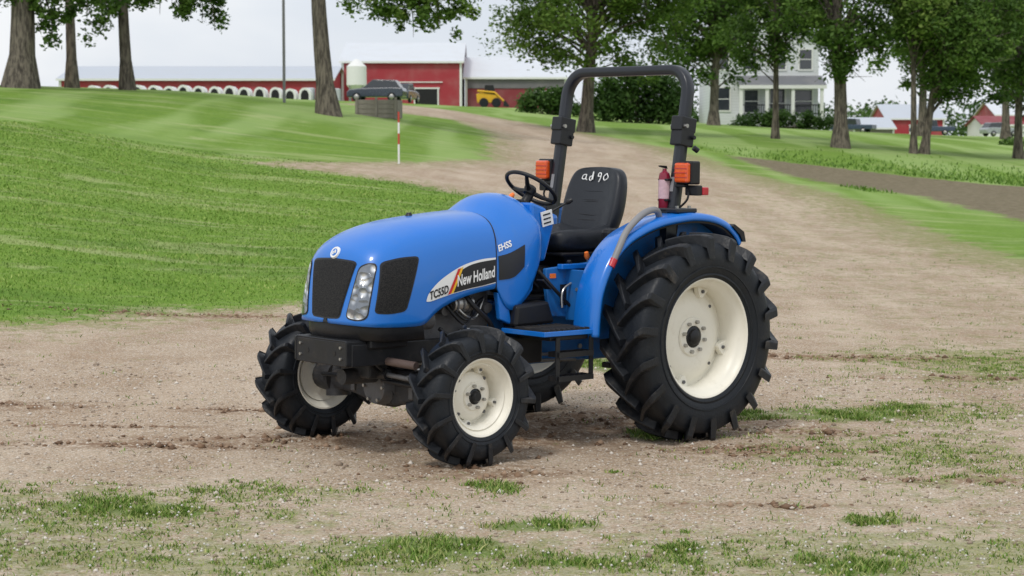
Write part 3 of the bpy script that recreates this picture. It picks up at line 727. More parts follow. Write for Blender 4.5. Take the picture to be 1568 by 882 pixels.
# --- chassis
box('engine_block', (1.62, 0, .82), (.75, .42, .42), CASTG, T, bevel=.03)
box('engine_sump', (1.6, 0, .55), (.7, .28, .2), CASTG, T, bevel=.03)
box('radiator_support', (2.15, 0, .92), (.30, .60, .44), BLACK, T, bevel=.01)
box('frame_rail', (2.02, .24, .66), (.8, .05, .14), BLACKM, T); box('frame_rail', (2.02, -.24, .66), (.8, .05, .14), BLACKM, T)
box('transmission_case', (.72, 0, .72), (1.25, .38, .44), BLUE_D, T, bevel=.03)
for k in range(6): tube('case_bolt', [(.2+.2*k, .19, .90-.3*(k % 2)), (.2+.2*k, .205, .90-.3*(k % 2))], .018, STEEL, T, 6)
box('rear_housing', (.05, 0, .78), (.62, .46, .56), BLUE_D, T, bevel=.04)
tube('rear_axle', [(0, -.82, .695), (0, -.35, .695), (0, .35, .695), (0, .82, .695)], [.075, .12, .12, .075], CASTG, T, 16)
for i, x in enumerate(np.linspace(1.32, 1.86, 4)):
    tube('engine_port', [(x, .20, .93), (x, .285, .91)], [.045, .035], CASTG, T)
tube('injection_pump', [(1.48, .28, .95), (1.64, .28, .95)], [.055, .055], STEEL, T, 16)
tube('alternator', [(1.80, .26, .86), (1.93, .26, .86)], [.065, .06], CASTG, T, 16)
tube('oil_filter', [(1.40, .27, .74), (1.52, .27, .74)], [.05, .05], WHITE, T, 16)
for k in range(3): tube('fuel_line', smooth_path([(1.62+.04*k, .30, .95), (1.56, .33, .88-.03*k), (1.44, .30, .86+.04*k), (1.36, .28, .98)], 6), .009, BLACK if k else STEEL, T, 8)
tube('hydraulic_hose', smooth_path([(1.55, .30, 1.02), (1.50, .36, .93), (1.38, .35, .84), (1.25, .30, .74), (1.0, .3, .68)], 6), .017, BLACK, T, 8)
tube('hydraulic_hose', smooth_path([(1.75, .30, .80), (1.60, .34, .70), (1.35, .30, .66), (1.0, .26, .62)], 6), .014, BLACK, T, 8)
tube('hydraulic_pipe', smooth_path([(1.9, .22, .58), (1.5, .25, .56), (1.1, .24, .58), (.5, .24, .56)], 6), .011, STEEL, T, 8)
tube('hydraulic_pipe', smooth_path([(1.9, .24, .54), (1.5, .27, .52), (1.1, .26, .54), (.5, .26, .52)], 6), .011, STEEL, T, 8)
for zz in (1.51, 1.56, 1.61): tube('clamp_ring', [(zz, .28, .95), (zz+.012, .28, .95)], .06, CASTG, T, 16)
for k, (y0, y1) in enumerate(((-.16, -.05), (.20, .08), (.14, .16))):
    tube('steering_hose', smooth_path([(2.12, y0, .545), (2.20, y0*1.1, .60), (2.16, y1, .68), (2.05, y1, .74)], 6), .012, BLACK if k else GREYT, T, 8)
for yb in (-.30, .30):
    tube('axle_stop_bolt', [(1.98, yb, .50), (2.04, yb, .50)], .016, STEEL, T, 6)
    box('axle_casting_rib', (1.975, yb, .42), (.02, .04, .12), CASTG, T)
for a in range(6):
    tube('differential_bolt', [(2.035, .095*math.cos(a*1.047), .42+.095*math.sin(a*1.047)), (2.055, .095*math.cos(a*1.047), .42+.095*math.sin(a*1.047))], .011, STEEL, T, 6)
tube('differential_cover', [(1.96, 0, .42), (2.04, 0, .42)], [.13, .11], CASTG, T, 20)
V, F = extrude_geo([(1.95, .85), (1.88, .93), (1.72, 1.0), (1.4, 1.06), (1.4, 1.12), (1.9, 1.1), (2.0, .95)], -.345, .345); mk('under_hood_shroud', V, F, BLACK, T)
V, F = extrude_geo([(-.62, .36), (-.3, .34), (-.12, .30), (.12, .30), (.3, .34), (.62, .36), (.62, .47), (.3, .50), (.12, .54), (-.12, .54), (-.3, .50), (-.62, .47)], 1.83, 1.97, 'x')
mk('front_axle_beam', V, F, CAST, T, bevel=.02)
revolve('front_differential', [(0, .13), (.09, .12), (.14, .05), (.14, -.05), (.09, -.12), (0, -.13)], CAST, T, 24).location = (1.9, .0, .42)
box('axle_pivot_bracket', (2.12, 0, .60), (.16, .30, .22), CAST, T, bevel=.02)
tube('axle_pivot', [(1.75, 0, .50), (2.3, 0, .50)], [.06, .05], CAST, T, 16)
for sy in (1, -1):
    tube('final_drive', [(1.9, sy*.56, .30), (1.9, sy*.58, .57)], [.085, .06], CAST, T, 18)
    tube('final_drive_cap', [(1.9, sy*.58, .57), (1.9, sy*.58, .62)], [.07, .03], CAST, T, 18)
    tube('wheel_hub_housing', [(1.9, sy*.55, .42), (1.9, sy*.72, .428)], [.11, .10], CAST, T, 20)
    tube('tie_rod', [(2.07, sy*.12, .475), (2.02, sy*.58, .45)], .014, BLACKM, T, 10)
tube('steering_cylinder', [(2.10, -.18, .52), (2.10, .22, .52)], .035, BLACKM, T, 14)
tube('cylinder_rod', [(2.10, .2, .52), (2.06, .54, .50)], .016, CASTG, T, 12)
tube('rust_pipe', [(2.16, .10, .62), (2.10, .50, .60)], .026, mat('rusty_pipe', (.12, .085, .075), .5, var=.4), T, 12)
tube('rust_pipe_end', [(2.165, .07, .62), (2.155, .12, .62)], .040, CAST, T, 12)
tube('driveshaft_shield', [(1.75, 0, .45), (.9, 0, .5)], .05, CASTG, T, 12)
V, F = extrude_geo([(-.27, .745), (.25, .745), (.25, .60), (-.27, .60)], 2.43, 2.455, 'x'); mk('front_bumper', V, F, BLACKM, T, bevel=.004)
for sy in (-.275, .25): box('bumper_side_plate', (2.38, sy, .675), (.16, .02, .15), BLACKM, T)
box('bumper_top_flange', (2.40, -.01, .75), (.11, .53, .014), BLACKM, T); box('bumper_bottom_flange', (2.40, -.01, .60), (.11, .53, .014), BLACKM, T)
tube('bumper_hole', [(2.45, -.15, .67), (2.4575, -.15, .67)], .016, BLACKD, T)
tube('bumper_hole', [(2.45, .13, .67), (2.4575, .13, .67)], .016, BLACKD, T)
for b2 in ((-.22, .71), (.2, .71), (-.22, .64), (.2, .64)): tube('bumper_bolt', [(2.45, b2[0], b2[1]), (2.466, b2[0], b2[1])], .010, STEEL, T, 6)
for yb in (-.16, .16): box('bumper_arm', (2.2, yb, .64), (.42, .05, .12), BLACKM, T)
# platform, step
box('platform_left', (1.03, .56, .77), (.46, .40, .03), BLACK, T, bevel=.008)
for i in range(9): box('platform_tread', (.84+i*.045, .58, .79), (.012, .33, .012), CAST, T, bevel=0)
box('platform_edge', (1.03, .766, .768), (.48, .012, .032), BLUE, T, bevel=.004)
box('platform_front_edge', (1.265, .56, .768), (.012, .40, .032), BLUE, T, bevel=.004)
box('platform_underframe', (1.02, .58, .735), (.34, .32, .03), BLACKM, T)
box('platform_right', (1.03, -.56, .77), (.46, .40, .03), BLACK, T, bevel=.008)
box('platform_center', (.75, 0, .96), (.7, .62, .03), BLACK, T, bevel=.008)
V, F = extrude_geo([(1.22, .79), (1.20, .93), (.92, .95), (.86, .80)], .30, .44); mk('side_tank', V, F, BLACK, T, bevel=.02)
box('battery_box', (1.15, .37, .64), (.30, .20, .18), BLACK, T, bevel=.015)
V, F = extrude_geo([(1.24, 1.0), (1.20, .80), (1.30, .84), (1.33, 1.02)], .34, .385); mk('cowl_foot_panel', V, F, BLUE, T, bevel=.008)
V, F = extrude_geo([(1.22, .97), (1.16, 1.10), (1.05, 1.20), (.96, 1.19), (.98, 1.02), (1.05, .95)], .30, .345); mk('cowl_skirt_panel', V, F, BLUE, T, bevel=.008)
V, F = extrude_geo([(.90, 1.06), (.90, 1.16), (.62, 1.18), (.40, 1.20), (.40, .86), (.62, .82), (.86, .84)], .35, .385); mk('operator_side_panel', V, F, BLUE_D, T, bevel=.008)
V, F = extrude_geo([(.90, 1.06), (.90, 1.16), (.40, 1.20), (.40, .86), (.86, .84)], -.385, -.35); mk('operator_side_panel_right', V, F, BLUE_D, T, bevel=.008)
box('panel_recess', (.66, .388, .98), (.22, .006, .14), BLACKM, T, bevel=.0)
box('seat_base_panel', (.30, 0, 1.08), (.44, .66, .10), BLUE_D, T, bevel=.02)
box('tunnel_cover', (.78, 0, 1.06), (.30, .34, .20), BLACK, T, bevel=.03)
box('side_blue_lug', (.62, .41, 1.17), (.36, .05, .035), BLUE, T)
box('fender_cross_panel', (.70, .48, .98), (.03, .20, .34), BLUE_D, T)
for z in (.9, 1.02): tube('panel_bolt', [(.70, .49, z), (.72, .49, z)], .012, STEEL, T, 8)
tube('release_rod', smooth_path([(.50, .40, 1.20), (.62, .43, 1.10), (.78, .43, 1.02), (.80, .44, .90)], 6), .008, STEEL, T, 8)
tube('wiring_loom', smooth_path([(.95, .36, 1.15), (.85, .42, 1.02), (.70, .42, .90), (.60, .44, .82)], 6), .012, BLACK, T, 8)
box('reflector_decal', (.84, .388, 1.11), (.05, .006, .03), ORANGEK, T, bevel=0)
for k in range(3): box('pedal', (.95+.0*k, .18+.12*k, 1.06), (.10, .07, .015), BLACK, T, (0, R(-40), 0))
for x in (.84, 1.14): box('step_side_bar', (x, .76, .60), (.035, .012, .28), BLACKM, T, bevel=.002)
for z in (.63, .475):
    box('step_rung_front', (.99, .78, z), (.31, .006, .035), BLACKM, T, bevel=0); box('step_rung_back', (.99, .68, z), (.31, .006, .035), BLACKM, T, bevel=0)
    for x in (.845, 1.135): box('step_rung_end', (x, .73, z), (.008, .10, .035), BLACKM, T, bevel=0)
    for k in range(5): box('step_tread', (.89+.05*k, .73, z+.012), (.01, .10, .008), BLACKM, T, bevel=0)
box('console_right', (.30, -.48, 1.36), (.55, .12, .25), BLUE, T, bevel=.03)
box('console_left', (.20, .46, 1.34), (.46, .10, .16), BLACK, T, bevel=.03)
tube('hood_top_knob', [(1.72, -.05, 1.50), (1.72, -.05, 1.53)], [.03, .015], BLACK, T)
for sy in (1, -1):
    tube('lower_link', [(-.2, sy*.25, .5), (-.8, sy*.33, .45)], .03, BLACKM, T)
    tube('lift_arm', [(-.2, sy*.2, 1.0), (-.55, sy*.28, .9), (-.6, sy*.3, .5)], .025, BLACKM, T)
box('drawbar', (-.4, 0, .42), (.7, .08, .04), BLACKM, T)

# ------------------------------------------------------------------ trees
def bark_mat():
    m, nt, b = base('tree_bark')
    tc = nt.new('ShaderNodeNewGeometry').outputs['Position']
    n = nt.noise(nt.mapping(tc, (1, 1, .18)), 12, 4, .7)
    nt.put(b.inputs['Base Color'], nt.mix(nt.mr(n, .35, .65), (.05, .041, .034), (.20, .17, .135)))
    b.inputs['Roughness'].default_value = .95
    nt.put(b.inputs['Normal'], nt.bump(n, .9, .06)); return m
BARK = bark_mat()
LEAF = leafmat('leaves', (.045, .095, .018), (.10, .185, .034), (.18, .28, .058), .35)
LEAFD = leafmat('leaves_dark', (.030, .068, .016), (.065, .13, .028), (.12, .20, .046), .3)
LEAFB = leafmat('leaves_bright', (.065, .13, .020), (.135, .235, .040), (.25, .34, .08), .4)
def leaf_cloud(C, rad, n, size, flat=.8):
    m = len(C)*n
    c = np.repeat(C, n, 0); r = np.repeat(rad, n)[:, None]
    d = rng.normal(0, 1, (m, 3)); d /= np.linalg.norm(d, axis=1)[:, None]
    p = c+d*r*(rng.uniform(0, 1, m)**.6*rng.uniform(.8, 1.35, m))[:, None]*np.array([1, 1, flat])
    a = rng.normal(0, 1, (m, 3)); a[:, 2] *= .6; a /= np.linalg.norm(a, axis=1)[:, None]
    b2 = np.cross(a, rng.normal(0, 1, (m, 3))+[0, 0, 1.]); b2 /= np.linalg.norm(b2, axis=1)[:, None]+1e-6
    s = (rng.uniform(.6, 1.3, m)*size)[:, None]
    V = np.stack([p-a*s*.6, p+b2*s*.34, p+a*s*.6, p-b2*s*.34], 1).reshape(-1, 3)
    sh = np.clip(np.repeat(rng.uniform(.1, .75, len(C)), n)+rng.normal(0, .18, m), 0, 1)
    return V, np.repeat(sh, 4)
def tree(x, y, h, tr, cc, cr, ncl, nleaf, size, leaf, lean=(0, 0), extra=(), clump=.9, fork=.35, name='deciduous_tree', seed=0, minz=None, eclump=.5):
    r_ = np.random.default_rng(seed+100)
    z0 = H(x, y); root = empty(name, (x, y, z0))
    top = Vector((lean[0], lean[1], h))
    trunk = []; rads = []
    for t in np.linspace(0, 1, 12):
        trunk.append(Vector((top.x*t+math.sin(t*5+seed)*tr*.35, top.y*t, h*t-.1)))
        rads.append(tr*((1-t)**.8*.85+.12)+tr*.55*math.exp(-t*h/.35))
    parts = [tube_geo(trunk, rads, 12)]
    C = []
    for i in range(ncl):
        d = r_.normal(0, 1, 3); d /= np.linalg.norm(d)
        C.append(np.array(cc)+d*np.array(cr)*(r_.uniform(.2, 1)**.5)*(1+.18*math.sin(3*d[0]+4*d[2]+seed)))
    C = [c for c in C if minz is None or c[2] > minz]
    nm = len(C)
    for i, c in enumerate(C):
        if i % 2 and i < ncl*.7: continue
        cv = Vector(c); t = float(np.clip(fork+(cv.z-fork*h)/(h*1.25)*.75-.05, fork*.8, .97))
        s = Vector((top.x*t, top.y*t, h*t)); d = cv-s
        mid = s+d*.5+Vector((r_.normal(0, .12), r_.normal(0, .12), .10*d.length+r_.normal(0, .1)))
        r0 = tr*.30*(1-t)**.5*min(1, .45+d.length/8)+.012
        parts.append(tube_geo(smooth_path([s, mid, cv], 3), np.linspace(r0, .012, 7), 6, False))
        for k in range(2):
            e = cv+Vector(r_.normal(0, clump*.6, 3)); parts.append(tube_geo([mid.lerp(cv, .5+.2*k), e], [.02, .006], 4, False))
    rad = list(r_.uniform(.55, 1.25, nm)*clump)
    E = []; er = []
    for e in extra:
        ev = Vector(e); up = ev+Vector((-.25*np.sign(ev.x-top.x*.5), r_.normal(0, .3), 1.3))
        parts.append(tube_geo(smooth_path([up, ev.lerp(up, .4)+Vector((.08, 0, .05)), ev-Vector((0, 0, .15))], 3), np.linspace(.03, .006, 7), 5, False))
        for k in range(6):
            E.append(np.array(e)+r_.normal(0, .30, 3)*[1.2, 1, .8]+[0, 0, .18*k]); er.append(r_.uniform(.22, .5)*eclump*1.6)
    V, F = join_geo(parts)
    mk('trunk_and_limbs', V, F, BARK, root, smooth=60)
    V, sh = leaf_cloud(np.array(C), np.array(rad), nleaf, size)
    if E:
        V2, s2 = leaf_cloud(np.array(E), np.array(er), 62, size*.72, 1.); V = np.concatenate([V, V2]); sh = np.concatenate([sh, s2])
    F = np.arange(len(V)).reshape(-1, 4)
    mk_np('foliage', V, F, leaf, root, attrs={'shade': sh})
    return root
def L(x, y, X, Z, dy=0): return (X-x, dy, Z-H(x, y))
x, y = -15.1, 60
tree(x, y, 12, .43, (0, 0, 9.6), (5.5, 5, 3.8), 50, 90, .20, LEAF, (.5, 0), extra=[L(x, y, a, b) for a, b in ((-13.9, 6.35), (-13.2, 6.7), (-12.5, 6.5), (-14.3, 5.9), (-14.0, 5.4), (-16.3, 6.4), (-12.9, 6.2), (-15.0, 6.7), (-11.9, 6.7), (-13.6, 6.6), (-14.6, 6.3), (-16.0, 6.6))], clump=.75, seed=1)
x, y = -15.7, 70
tree(x, y, 13, .2, (0, 0, 11.5), (3.5, 3, 3.6), 25, 90, .22, LEAF, (.1, 0), fork=.5, seed=2)
x, y = -12.7, 65
tree(x, y, 12, .21, (0, 0, 9.6), (4.5, 4, 3.8), 40, 90, .20, LEAF, (-.2, 0), extra=[L(x, y, a, b) for a, b in ((-10.6, 6.6), (-10.2, 6.25), (-9.8, 6.0), (-13.4, 6.1), (-11.2, 6.8), (-12.0, 6.8), (-14.0, 6.4), (-13.6, 5.9), (-10.9, 6.5), (-9.9, 6.7), (-12.6, 6.6), (-11.6, 6.5), (-10.4, 6.9), (-13.1, 6.7))], clump=.7, seed=3)
x, y = -5.7, 62
tree(x, y, 12, .30, (.8, 0, 9.8), (5, 4.5, 3.9), 45, 90, .20, LEAFB, (-1.0, 0), extra=[L(x, y, a, b) for a, b in ((-4.6, 6.6), (-3.9, 6.5), (-3.3, 6.3), (-2.9, 6.0), (-2.4, 6.3), (-3.1, 5.6), (-2.0, 6.1), (-2.6, 6.6), (-3.6, 6.7), (-1.6, 6.2), (-3.4, 5.9), (-4.3, 6.7), (-5.0, 6.8), (-1.9, 6.6), (-3.0, 6.7), (-4.0, 6.2), (-2.3, 5.9))], clump=.65, fork=.25, seed=4)
x, y = 3.09, 80
tree(x, y, 11, .28, (.4, 0, 6.0), (3.6, 3.2, 3.9), 160, 185, .17, LEAFB, (.3, 0), clump=.88, fork=.25, seed=5, extra=[(-2.9, 0, 4.3), (-3.3, 0, 3.8), (-2.4, 0, 3.4), (3.2, 0, 2.9), (2.6, 0, 2.4), (-1.6, 0, 3.2), (3.6, 0, 3.4)], minz=2.4, eclump=.8)
tree(11.4, 85, 10, .15, (-.1, 0, 6.2), (2.4, 1.8, 3.5), 80, 170, .17, LEAF, (-.2, 0), seed=6, fork=.25, minz=3.0, clump=.78)
tree(13.3, 80, 12, .30, (.1, 0, 6.6), (2.3, 1.9, 4.2), 78, 165, .17, LEAF, (-.3, 0), seed=7, fork=.2, clump=.74, minz=2.1)
tree(16.3, 80, 10, .14, (.1, 0, 6.4), (2.0, 1.7, 3.5), 60, 155, .17, LEAFB, (.05, 0), seed=8, fork=.25, clump=.7, minz=2.6)
tree(16.85, 80.5, 8, .18, (1.5, 0, 4.6), (2.7, 2.2, 2.9), 95, 170, .17, LEAF, (1.3, 0), seed=9, fork=.15, clump=.74, minz=1.5)
tree(21.7, 84, 9, .2, (.2, 0, 5.4), (2.4, 2.2, 3.5), 70, 155, .18, LEAF, (0, 0), seed=10, fork=.2, minz=2)
tree(12.2, 118, 12, .3, (-.4, 0, 6.8), (3.2, 2.6, 4.8), 95, 170, .25, LEAF, seed=11, fork=.2, clump=1.1)
tree(19.5, 150, 13, .3, (0, 0, 7.8), (3.8, 3, 4.8), 70, 150, .3, LEAFD, seed=12, fork=.2, clump=1.25)
tree(26.0, 125, 12, .3, (0, 0, 6.8), (2.8, 2.6, 4.2), 60, 150, .26, LEAF, seed=13, fork=.2, clump=1.0, minz=2.6)
tree(33.8, 135, 12, .3, (0, 0, 7.0), (3.2, 2.8, 4.4), 65, 150, .26, LEAFB, seed=14, fork=.2, clump=1.05, minz=2.8)
def shrub(name, x, y, rx, ry, h, ncl, nleaf, size, leaf, clump):
    root = empty(name, (x, y, H(x, y)))
    C = np.stack([rng.uniform(-rx, rx, ncl), rng.uniform(-ry, ry, ncl), rng.uniform(.1, 1, ncl)*h], 1)
    C[:, 2] *= 1-.45*(C[:, 0]/rx)**2+rng.normal(0, .08, ncl)
    V, sh = leaf_cloud(C, rng.uniform(.7, 1.2, ncl)*clump, nleaf, size)
    mk_np('foliage', V, np.arange(len(V)).reshape(-1, 4), leaf, root, attrs={'shade': sh*.8})
    g = [tube_geo([(c[0]*.3, c[1]*.3, 0), tuple(c)], [.05, .01], 5, False) for c in C[:14]]
    V, F = join_geo(g); mk('stems', V, F, BARK, root)
shrub('large_shrub', 7.0, 108, 2.4, 1.5, 3.0, 80, 150, .22, LEAFD, .75)
shrub('large_shrub', 2.6, 125, 1.8, 1.5, 1.6, 30, 130, .22, LEAFD, .7)
shrub('hedge', 17.6, 128.5, 3.3, .6, .9, 60, 130, .16, LEAFD, .5)
shrub('hedge', 31, 105, 4.5, .8, .6, 70, 110, .16, LEAF, .5)
C = np.stack([np.linspace(20, 190, 150)+rng.normal(0, 2, 150), 520+rng.normal(0, 10, 150), 6+rng.uniform(0, 6, 150)], 1)
V, sh = leaf_cloud(C, rng.uniform(3, 6, 150), 110, 1.1)
mk_np('distant_trees', V, np.arange(len(V)).reshape(-1, 4), LEAFD, attrs={'shade': sh})

# ------------------------------------------------------------------ buildings
def siding(name, c, scale, axis='x', amt=.2, rough=.6, weather=.15):
    m, nt, b = base(name)
    pos = nt.new('ShaderNodeTexCoord').outputs['Object']
    w = nt.new('ShaderNodeTexWave'); w.bands_direction = axis.upper(); w.inputs['Scale'].default_value = scale; nt.put(w.inputs['Vector'], pos)
    n = nt.noise(pos, .6, 4)
    c1 = nt.mix(nt.mr(w.outputs['Fac'], .0, .25, amt, 0), c, tuple(i*.5 for i in c))
    c1 = nt.mix(nt.mr(n, .4, .8, 0, weather), c1, (.5, .46, .42))
    nt.put(b.inputs['Base Color'], c1); b.inputs['Roughness'].default_value = rough
    return m
REDW = siding('red_metal_siding', (.38, .03, .045), 2.2)
REDW2 = siding('dark_red_siding', (.24, .03, .04), 2.2)
GREYW = siding('grey_siding', (.15, .14, .155), 2.2)
ROOFM = siding('galvanised_roof', (.50, .54, .60), 1.6, amt=.15, rough=.45)
ROOFW = siding('white_metal_roof', (.66, .69, .73), 1.6, amt=.12, rough=.45)
HOUSEW = siding('white_clapboard', (.70, .72, .74), 1.6, 'z', .25)
SHING = siding('grey_shingles', (.16, .165, .18), 2.0, 'z', .3)
TRIMW = mat('white_trim', (.78, .78, .76), .5, var=.05)
DARK = mat('dark_opening', (.012, .012, .014), .8, var=.3)
GLASS = mat('window_glass', (.03, .035, .045), .08, var=.2, spec=.9)
CONC = mat('weathered_boards', (.25, .225, .195), .85, var=.4, scale=5, bump=.3, bscale=10)
def barn(name, x0, x1, y, dep, eave, ridge, wall, roof, doors=(), band=None, over=.35):
    zb = min(H(x0, y), H(x1, y), H((x0+x1)/2, y+dep))-.4
    r = empty(name, ((x0+x1)/2, y, zb)); w = (x1-x0)/2; e = eave-zb; g = ridge-zb
    V = [(-w,0,0),(w,0,0),(w,dep,0),(-w,dep,0),(-w,0,e),(w,0,e),(w,dep,e),(-w,dep,e),(-w,dep/2,g-.05),(w,dep/2,g-.05)]
    F = [(0,1,5,4),(2,3,7,6),(1,2,6,9,5),(3,0,4,8,7)]
    mk('walls', V, F, wall, r)
    sl = (g-e)/(dep/2); o = over
    V = []
    for th in (0, .12):
        V += [(-w-o, -o, e-sl*o+th), (w+o, -o, e-sl*o+th), (w+o, dep/2, g+th), (-w-o, dep/2, g+th), (w+o, dep+o, e-sl*o+th), (-w-o, dep+o, e-sl*o+th)]
    F = [(0,3,2,1),(3,5,4,2),(6,7,8,9),(9,8,10,11),(0,1,7,6),(1,2,8,7),(2,4,10,8),(4,5,11,10),(5,3,9,11),(3,0,6,9)]
    mk('roof', V, F, roof, r)
    for cx in (-w, w): box('corner_trim', (cx, -.03, e/2), (.24, .08, e-.02), TRIMW, r, bevel=0)
    box('eave_trim', (0, -o-.03, e-sl*o+.02), (2*w+2*o, .05, .2), TRIMW, r, bevel=0)
    if band: box('upper_wall_band', (0, -.05, e-band/2-.1), (2*w-.3, .08, band), GREYW, r, bevel=0)
    for X0, X1, z0, z1, mt in doors:
        cx = (X0+X1)/2-(x0+x1)/2
        box('door_opening', (cx, -.06, (z0+z1)/2-zb), (X1-X0, .1, z1-z0), mt, r, bevel=0)
        for q in (X0, X1): box('door_jamb', (q-(x0+x1)/2, -.09, (z0+z1)/2-zb), (.14, .1, z1-z0+.1), TRIMW, r, bevel=0)
        box('door_header', (cx, -.09, z1-zb+.1), (X1-X0+.3, .1, .15), TRIMW, r, bevel=0)
    return r
barn('long_cattle_barn', -43.6, -17.4, 190, 15, 8.65, 10.1, REDW, ROOFM)
rb = barn('red_barn', -17.2, -5.2, 200, 16, 10.8, 13.0, REDW, ROOFW, doors=[(-9.9, -7.5, 6.0, 8.0, DARK)])
box('sliding_door_track', (.9, -.12, 2.95), (6.5, .08, .10), TRIMW, rb, bevel=0)
barn('red_barn', -4.7, 5.5, 202, 18, 9.25, 11.6, REDW2, ROOFW, doors=[(3.0, 4.6, 5.6, 7.6, TRIMW)], band=1.0)
barn('red_barn', 50, 57.5, 262, 12, 6.0, 7.9, REDW, ROOFM, doors=[(53, 55, 3.4, 5, DARK)])
barn('red_barn', 66, 80, 268, 12, 6.6, 8.4, REDW, ROOFW, doors=[(69, 71, 3.4, 5, TRIMW)])
barn('machine_shed', 60, 65, 250, 9, 5.0, 6.1, TRIMW, REDW2)
barn('machine_shed', 43.5, 48.5, 250, 9, 4.6, 5.9, CONC, ROOFM)
barn('red_barn', -24, -18.6, 63, 8, 9.2, 10.6, REDW, ROOFM)

parts = []; dk = []
for i in range(15):
    x = -32+i*1.16; y = 150
    z = H(x, y)-.12+.05*math.sin(i*2.3); y += .3*math.sin(i*1.7); prof = [(-.46, 0), (-.46, .58), (-.38, .86), (-.2, 1.02), (0, 1.07), (.2, 1.02), (.38, .86), (.46, .58), (.46, 0)]
    v, f = extrude_geo(prof, 0, 2.); parts.append(([(a+x, b2+y, c+z) for a, b2, c in v], f))
    prof = [(-.3, .02), (-.3, .55), (-.2, .8), (0, .9), (.2, .8), (.3, .55), (.3, .02)]
    v, f = extrude_geo(prof, -.02, .05); dk.append(([(a+x, b2+y, c+z) for a, b2, c in v], f))
hr = empty('calf_hutches')
V, F = join_geo(parts); mk('shells', V, F, TRIMW, hr, smooth=50); V, F = join_geo(dk); mk('openings', V, F, DARK, hr)
hr = empty('calf_hutches'); parts = []
for i in range(3):
    x = -15.6+i*1.0; parts.append(box_geo((x, 152, H(x, 152)+.5), (.7, 1.2, 1.0)))
V, F = join_geo(parts); mk('shells', V, F, mat('grey_plastic', (.45, .47, .5), .5), hr, bevel=.08)
z = H(-14.2, 180)
o = revolve('feed_silo', [(0, 4.1), (.25, 4.0), (.9, 3.4), (.92, 1.7), (.2, .8), (0, .8)], TRIMW, None, 32, 30, (-14.2, 180, z-.0)); o.rotation_euler = (R(90), 0, 0)
for i in range(4):
    a = R(45+90*i); l = tube('leg', [(.85*math.cos(a), 0, .85*math.sin(a)), (.85*math.cos(a), 2.2, .85*math.sin(a))], .06, GREYT, o, 6)

def car(name, x, y, z, rot, paint, kind='car', s=1.):
    r = empty(name, (x, y, z)); r.rotation_euler = (0, 0, rot); r.scale = (s, s, s)
    if kind == 'car':
        body = [(-2.2, .35), (-2.25, .8), (-2.15, 1.05), (-1.3, 1.10), (1.0, 1.05), (1.9, .95), (2.2, .75), (2.2, .35)]
        cab = [(-2.0, 1.07), (-1.6, 1.62), (.2, 1.66), (.95, 1.05)]
    else:
        body = [(-2.7, .5), (-2.7, 1.05), (-.6, 1.08), (1.2, 1.08), (2.4, 1.0), (2.6, .8), (2.6, .45)]
        cab = [(-.75, 1.06), (-.6, 1.75), (.6, 1.78), (1.25, 1.06)]
    V, F = extrude_geo(body, -.88, .88); mk('body', V, F, paint, r, bevel=.08)
    V, F = extrude_geo(cab, -.76, .76); mk('glass', V, F, GLASS, r, bevel=.04)
    V, F = extrude_geo([(cab[1][0]-.03, cab[1][1]-.03), (cab[1][0]+.1, cab[1][1]+.04), (cab[2][0]-.1, cab[2][1]+.04), (cab[2][0]+.03, cab[2][1]-.03)], -.74, .74); mk('cab_roof', V, F, paint, r, bevel=.02)
    for px_ in (-1.35, 1.4):
        for sy in (-1, 1):
            revolve('wheel', [(0, .12), (.2, .12), (.34, .1), (.36, 0), (.34, -.1), (0, -.1)], RUBBER, r, 20).location = (px_*(1.15 if kind != 'car' else 1), sy*.8, .36)
            revolve('wheel_cap', [(0, .03), (.17, .02), (.2, 0)], STEEL, r, 16, flip=sy).location = (px_*(1.15 if kind != 'car' else 1), sy*.92, .36)
CARB = mat('dark_car_paint', (.03, .042, .065), .25, coat=.6); CARW = mat('silver_car_paint', (.4, .42, .44), .3, metal=.4)
CARR = mat('dark_truck_paint', (.035, .055, .10), .3, coat=.5)
car('parked_car', -11.0, 160, H(-11.0, 160)+.1, R(172), CARB, 'car', 1.05)
car('parked_car', -9.3, 170, H(-9.3, 170)+.1, R(80), CARB)
car('pickup_truck', 49.5, 232, H(49.5, 232), R(170), CARR, 'truck')
car('pickup_truck', 37.3, 215, H(37.3, 215), R(150), CARR, 'truck', .9)
car('parked_car', 58.0, 234, H(58.0, 234), R(20), CARW)
r = empty('skid_steer', (-2.0, 182, H(-2, 182))); YP = mat('yellow_machine_paint', (.75, .42, .02), .4)
V, F = extrude_geo([(-1.2, .4), (-1.3, 1.2), (-.9, 1.35), (.7, 1.1), (.9, .4)], -.55, .55); mk('body', V, F, YP, r, bevel=.05)
V, F = extrude_geo([(-.6, 1.2), (-.5, 2.05), (.3, 2.05), (.5, 1.1)], -.42, .42); mk('cab', V, F, BLACK, r, bevel=.04)
for sy in (-.62, .62):
    tube('lift_arm', [(-1.2, sy, 1.5), (.4, sy, 1.35), (1.3, sy, .5)], .09, YP, r)
    for px_ in (-.6, .55): revolve('wheel', [(0, .14), (.2, .14), (.4, .12), (.43, 0), (.4, -.12), (0, -.12)], RUBBER, r, 20).location = (px_, sy*1.15, .42)
V, F = extrude_geo([(1.2, .1), (1.25, .6), (1.4, .6), (1.75, .12), (1.7, .05)], -.85, .85); mk('bucket', V, F, BLACKM, r)
r = empty('utility_trailer', (2.75, 172, H(2.75, 172))); box('box_body', (0, 0, 1.0), (1.7, 2.8, 1.3), TRIMW, r, (0, R(3), 0), .05)
for sx in (-.85, .85): revolve('wheel', [(0, .1), (.2, .1), (.3, .08), (.3, -.08), (0, -.1)], RUBBER, r, 16).location = (sx, 0, .3)
